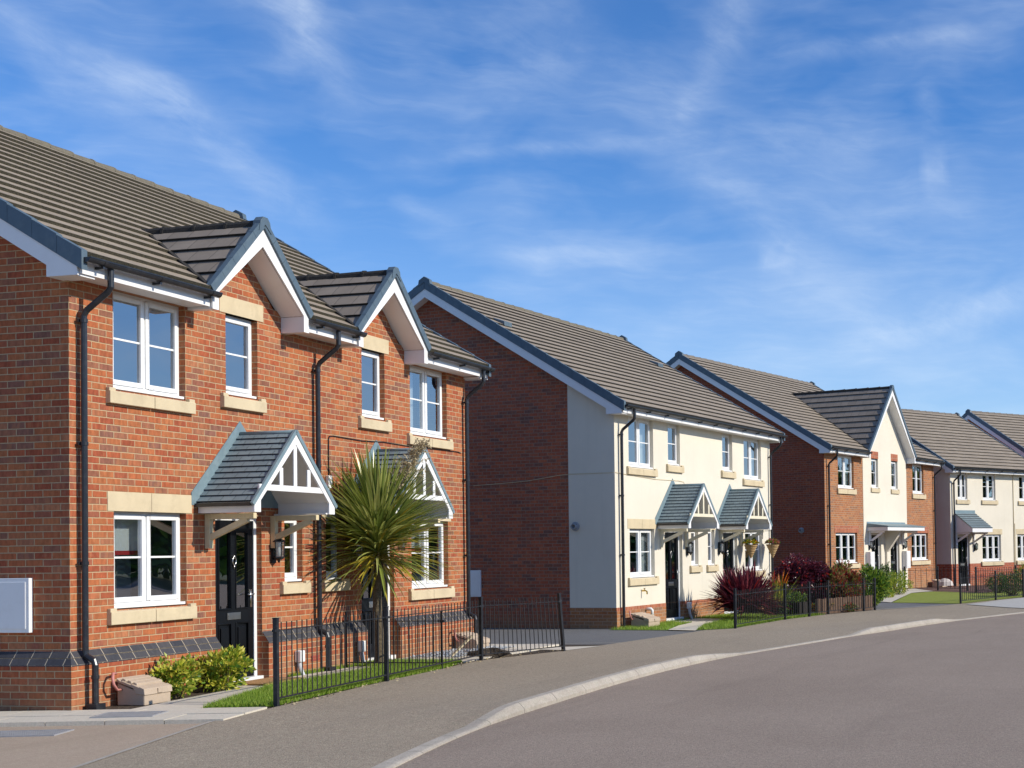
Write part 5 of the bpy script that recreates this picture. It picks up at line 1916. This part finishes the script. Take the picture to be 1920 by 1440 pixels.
def ground_meter(loc_fn, s, label, grp, yaw, sc=1.0, s_=1.0):
    x, y_ = loc_fn(s, -(.17 + .24 * sc))
    r = root('ground_meter_box', (x, y_, gz(y_) + .02), math.pi / 2 - yaw, label, 'meter box', grp)
    w2, d_ = .30 * sc, .23 * sc
    r.scale = (1.06, 1.06, .82)
    b = MB()
    b.prism([(-d_, .0), (-d_, .155), (d_, .30), (d_, .0)], 'x', -w2 + .012, w2 - .012)
    b.build('base', M_BEIGE, r, bevel=.012)
    l = MB()
    l.prism([(-d_ - .012, .14), (-d_ - .004, .225), (-d_ + .05, .255), (-d_ + .06, .248), (-d_ + .15, .290), (-d_ + .16, .283), (-d_ + .27, .335), (-d_ + .28, .328), (d_, .372), (d_, .318), (-d_ + .13, .235), (-d_ + .10, .16)], 'x', -w2, w2)
    l.box(-.02, .05, -d_ - .022, -d_ - .004, .15, .215)
    for q in (.28, .52, .76):
        yy = -d_ + .05 + (2 * d_ - .05) * q
        zz = .262 + .105 * q
        l.prism([(yy - .03, zz - .03), (yy - .03, zz + .006), (yy + .012, zz + .028), (yy + .012, zz - .03)], 'x', -w2 + .02, w2 - .02)
    l.build('lid', M_BEIGE, r, bevel=.008)
    p = MB()
    p.tube([(-w2 + .02, d_ + .02, .43), (-w2 - .06, d_ - .01, .44), (-w2 - .10, d_ - .04, .38), (-w2 - .10, d_ - .05, .30), (-w2 - .06, d_ - .06, .22), (-w2 + .02, d_ - .05, .215)], .016, 8)
    p.build('pipe', plain('faded_pink_pipe', (.50, .20, .17), .6, .1), r, smooth=True)
    return r


ground_meter(P1, .72, 'beige sloped meter cover on soil at the nearest house corner', 'ground meter boxes', .2299, .72)
ground_meter(P1, 8.72, 'beige sloped meter cover behind railing on grey pebbles', 'ground meter boxes', .2299, .78)
ground_meter(P2, .62, 'beige sloped meter cover on grass at the cream house corner', 'ground meter boxes', .356, .9)
ground_meter(P3, 9.7, 'pale meter cover beside third house right downpipe', 'ground meter boxes', .464, .9)

M_MAT = plain('coir_mat', (.40, .22, .085), .95, .2, 30, .006, 220)
b = MB()
b.box(-.42, .42, -.25, .25, 0, .022)
o = b.build('doormat', M_MAT, bevel=.004)
o.location = (*P1(2.98, -.37), .036)
o.rotation_euler = (0, 0, math.pi / 2 - .2299)
tag(o, 'brown coir doormat in front of the first black door', 'doormat')

M_IRON = plain('grey_cast_iron', (.30, .30, .31), .55, .15, 10, dirt=((.30, .28, .25), 14, .35))


def grating(x, y_, z, L, W_, rz, label):
    r = root('drain_cover', (x, y_, z), rz, label, 'drain cover', 'metal drain covers')
    f = MB()
    f.box(-L / 2, L / 2, -W_ / 2, -W_ / 2 + .02, -.02, .010).box(-L / 2, L / 2, W_ / 2 - .02, W_ / 2, -.02, .010)
    f.box(-L / 2, -L / 2 + .02, -W_ / 2 + .02, W_ / 2 - .02, -.02, .010).box(L / 2 - .02, L / 2, -W_ / 2 + .02, W_ / 2 - .02, -.02, .010)
    f.build('frame', M_IRON, r)
    g = MB()
    g.face([(-L / 2, -W_ / 2, -.004), (L / 2, -W_ / 2, -.004), (L / 2, W_ / 2, -.004), (-L / 2, W_ / 2, -.004)])
    n = int(L / .035)
    for i in range(n):
        x0 = -L / 2 + .025 + (L - .05) * i / n
        for k in range(int(W_ / .035)):
            y0 = -W_ / 2 + .03 + k * .035
            g.box(x0, x0 + .022, y0, y0 + .020, -.003, .007)
    g.build('grid', M_IRON, r)
    return r


grating(-6.90, 14.18, .036, .62, .42, R(4), 'grey chequered metal cover set in the slab path at the house corner')
grating(-7.42, 13.12, -.008, .80, .42, R(4), 'grey metal grating set in the tan side driveway')

# wooden edging of the raised bed behind the second railing, plus a modelled strip of shade
M_LOG = plain('brown_log_edging', (.17, .105, .070), .9, .25, 12, .004, 50)
M_SHADE_STRIP = plain('black_shade_strip', (.035, .028, .024), .85, .2, 8, .002, 60)  # black shade beside the bed, painted as a dark strip


def edging(pts, h, m, name, label, w_=.075):
    r = root(name, (*pts[0], gz(pts[0][1])), 0, label, 'bed edging')
    o_ = Vector(r.location)
    b = MB()
    for p, q in zip(pts, pts[1:]):
        p, q = Vector((*p, 0)), Vector((*q, 0))
        n = max(1, round((q - p).length / w_))
        for i in range(n):
            c = p.lerp(q, (i + .5) / n)
            hh = h * random.uniform(.96, 1.03)
            c0 = Vector((c.x, c.y, gz(c.y))) - o_
            b.tube([c0 + Vector((0, 0, -.05)), c0 + Vector((0, 0, hh))], w_ * .49, 8)
    b.build('boards', m, r)
    return r


edging([(.44, 34.75), (.95, 35.5), (2.0, 37.0)], .40, M_LOG, 'bed_edging_or_shade', 'brown upright log edging of the flower bed behind the railing')
edging([(-.85, 34.6), (.10, 34.15), (.30, 34.45)], .36, M_SHADE_STRIP, 'bed_edging_or_shade', 'dark strip standing for the black shade under the purple maple', .14)


# hanging baskets
def basket(s, z, petals, label):
    x, y_ = P2(s, -.30)
    r = root('hanging_basket', (x, y_, gz(y_) * 0 - .057 + z), 0, label, 'hanging basket', 'hanging flower baskets')
    b = MB()
    M_W = plain('wicker', (.42, .27, .12), .85, .2, 10)
    prof = []
    n = 9
    for i in range(n):
        t = i / (n - 1)
        prof += [(.018 + .165 * t + .012, -.36 + .36 * t), (.018 + .165 * (t + .06), -.36 + .36 * min(1, t + .07))]
    b.lathe((0, 0, 0), [(0, -.37)] + prof + [(.12, -.01), (0, -.02)], 16)
    b.build('cone', M_W, r)
    f = MB()
    r_ = random.Random(int(s * 100))
    for i in range(420):
        a, q = r_.uniform(0, 6.28), .19 * math.sqrt(r_.random())
        zz = .02 + .13 * (1 - (q / .2) ** 2) * r_.random()
        k = r_.random()
        leaf_quads(f, (q * math.cos(a), q * math.sin(a), zz), (math.cos(a), math.sin(a), r_.uniform(.0, 1.6)), .055, .035, .3, 0, r_, 0 if k < .55 else (1 if k < .82 else 2))
    f.build('flowers', [L_GRN, *petals], r)
    h = MB()
    for k in range(3):
        a = 2.1 * k
        h.tube([(.17 * math.cos(a), .17 * math.sin(a), 0), (0, 0, .34)], .004, 4)
    bx_, by_ = math.cos(.356), -math.sin(.356)
    h.tube([(0, 0, .34), (0, 0, .37), (-.29 * bx_, -.29 * by_, .37)], .008, 6)
    h.tube([(-.29 * bx_, -.29 * by_, .15), (-.29 * bx_, -.29 * by_, .40)], .008, 6)
    h.build('bracket', M_BLACK, r)
    return r


basket(7.02, 1.80, [L_FYEL, L_ORG], 'wicker cone basket with yellow flowers right of cream house second door')
basket(8.60, 1.80, [L_PINKF, L_RUST], 'wicker cone basket with pink flowers near the cream house right corner')

# loose things in the front garden of the second half
r_ = random.Random(77)
mb = MB()
for i in range(700):
    s, t = r_.uniform(6.9, 9.1), r_.uniform(-1.0, -.14)
    x, y_ = P1(s, t)
    a = r_.uniform(.012, .034)
    c = Vector((x, y_, .035 + a * .3))
    pts = [c + Vector((a * math.cos(k * 1.047 + r_.uniform(-.2, .2)) * r_.uniform(.7, 1.2), a * math.sin(k * 1.047) * r_.uniform(.7, 1.2), r_.uniform(-.3, .1) * a)) for k in range(6)]
    top = c + Vector((0, 0, a * .6))
    for k in range(6):
        mb.face([pts[k], pts[(k + 1) % 6], top], mi=r_.randrange(2))
tag(mb.build('pebbles', [plain('blue_grey_pebble', (.24, .27, .30), .8, .2, 20), plain('pale_pebble', (.46, .47, .47), .8, .2, 20)]), 'blue-grey slate pebbles by the house wall behind the railing', 'pebbles', kind='stuff')
b = MB()
b.bar((0, 0, .0), (.26, .30, .30), .06, .022)
o = b.build('wooden_plank', plain('bleached_timber', (.60, .50, .32), .8, .15, 10), bevel=.003)
o.location = (*P1(7.0, -.85), .04)
tag(o, 'pale wooden plank leaning over the pebbles behind the railing', 'plank')
r = root('garden_rock', (*P1(7.3, -1.35), .02), 0, 'dark rough rock on the soil behind the railing', 'rock')
mb = MB()
mb.lathe((0, 0, 0), [(.0, .13), (.10, .11), (.20, .06), (.24, -.02)], 9)
for v_i, v in enumerate(mb.v):
    k = 1 + .25 * math.sin(v[0] * 31 + v[1] * 17)
    mb.v[v_i] = (v[0] * k * 1.5, v[1] * k, v[2] * k)
mb.build('stone', M_SOIL, r)
r = root('pale_rock', (*P3(8.9, -.9), gz(50) + .05), 0, 'pale angular rock in the mulch before the third house', 'rock')
mb = MB()
mb.lathe((0, 0, 0), [(.0, .24), (.16, .20), (.30, .10), (.34, -.05)], 7)
mb.build('stone', plain('pale_stone', (.52, .46, .42), .9, .2, 8), r)
# a few dead leaves along the railing foot
mb = MB()
for i in range(150):
    y_ = r_.uniform(15, 22.6)
    x = bx(y_) + r_.gauss(.03, .07)
    leaf_quads(mb, (x, y_, .024), (r_.uniform(-1, 1), r_.uniform(-1, 1), .15), .035, .022, .3, 0, r_)
tag(mb.build('fallen_leaves', L_DRY), 'dry leaves scattered along the foot of the nearest railing', 'leaves', kind='stuff')

# tree belt added across the road to darken lower panes, seen only mirrored
mb = MB()
r_ = random.Random(5)
for k in range(130):
    t = k / 58
    cx_, cy_ = 24 + 46 * t + r_.uniform(-2, 2), -12 + 84 * t + r_.uniform(-2, 2)
    if (cx_ / max(cy_, .1) < .24) and cy_ > 0:
        continue
    hh = r_.uniform(6.5, 8.5) + 2.2 * t
    for i in range(260):
        v = Vector((r_.gauss(0, 1), r_.gauss(0, 1), r_.gauss(0, 1))).normalized() * r_.uniform(.6, 1)
        leaf_quads(mb, (cx_ + v.x * 2.0, cy_ + v.y * 2.0, hh * .5 + v.z * hh * .5), v + Vector((0, 0, -.2)), 1.1, .8, .3, 0, r_, r_.randrange(2))
tag(mb.build('reflection_tree_belt', [L_DGRN, L_GRN]), 'dark green trees added across the road to be mirrored in lower window panes', 'trees', kind='stuff')
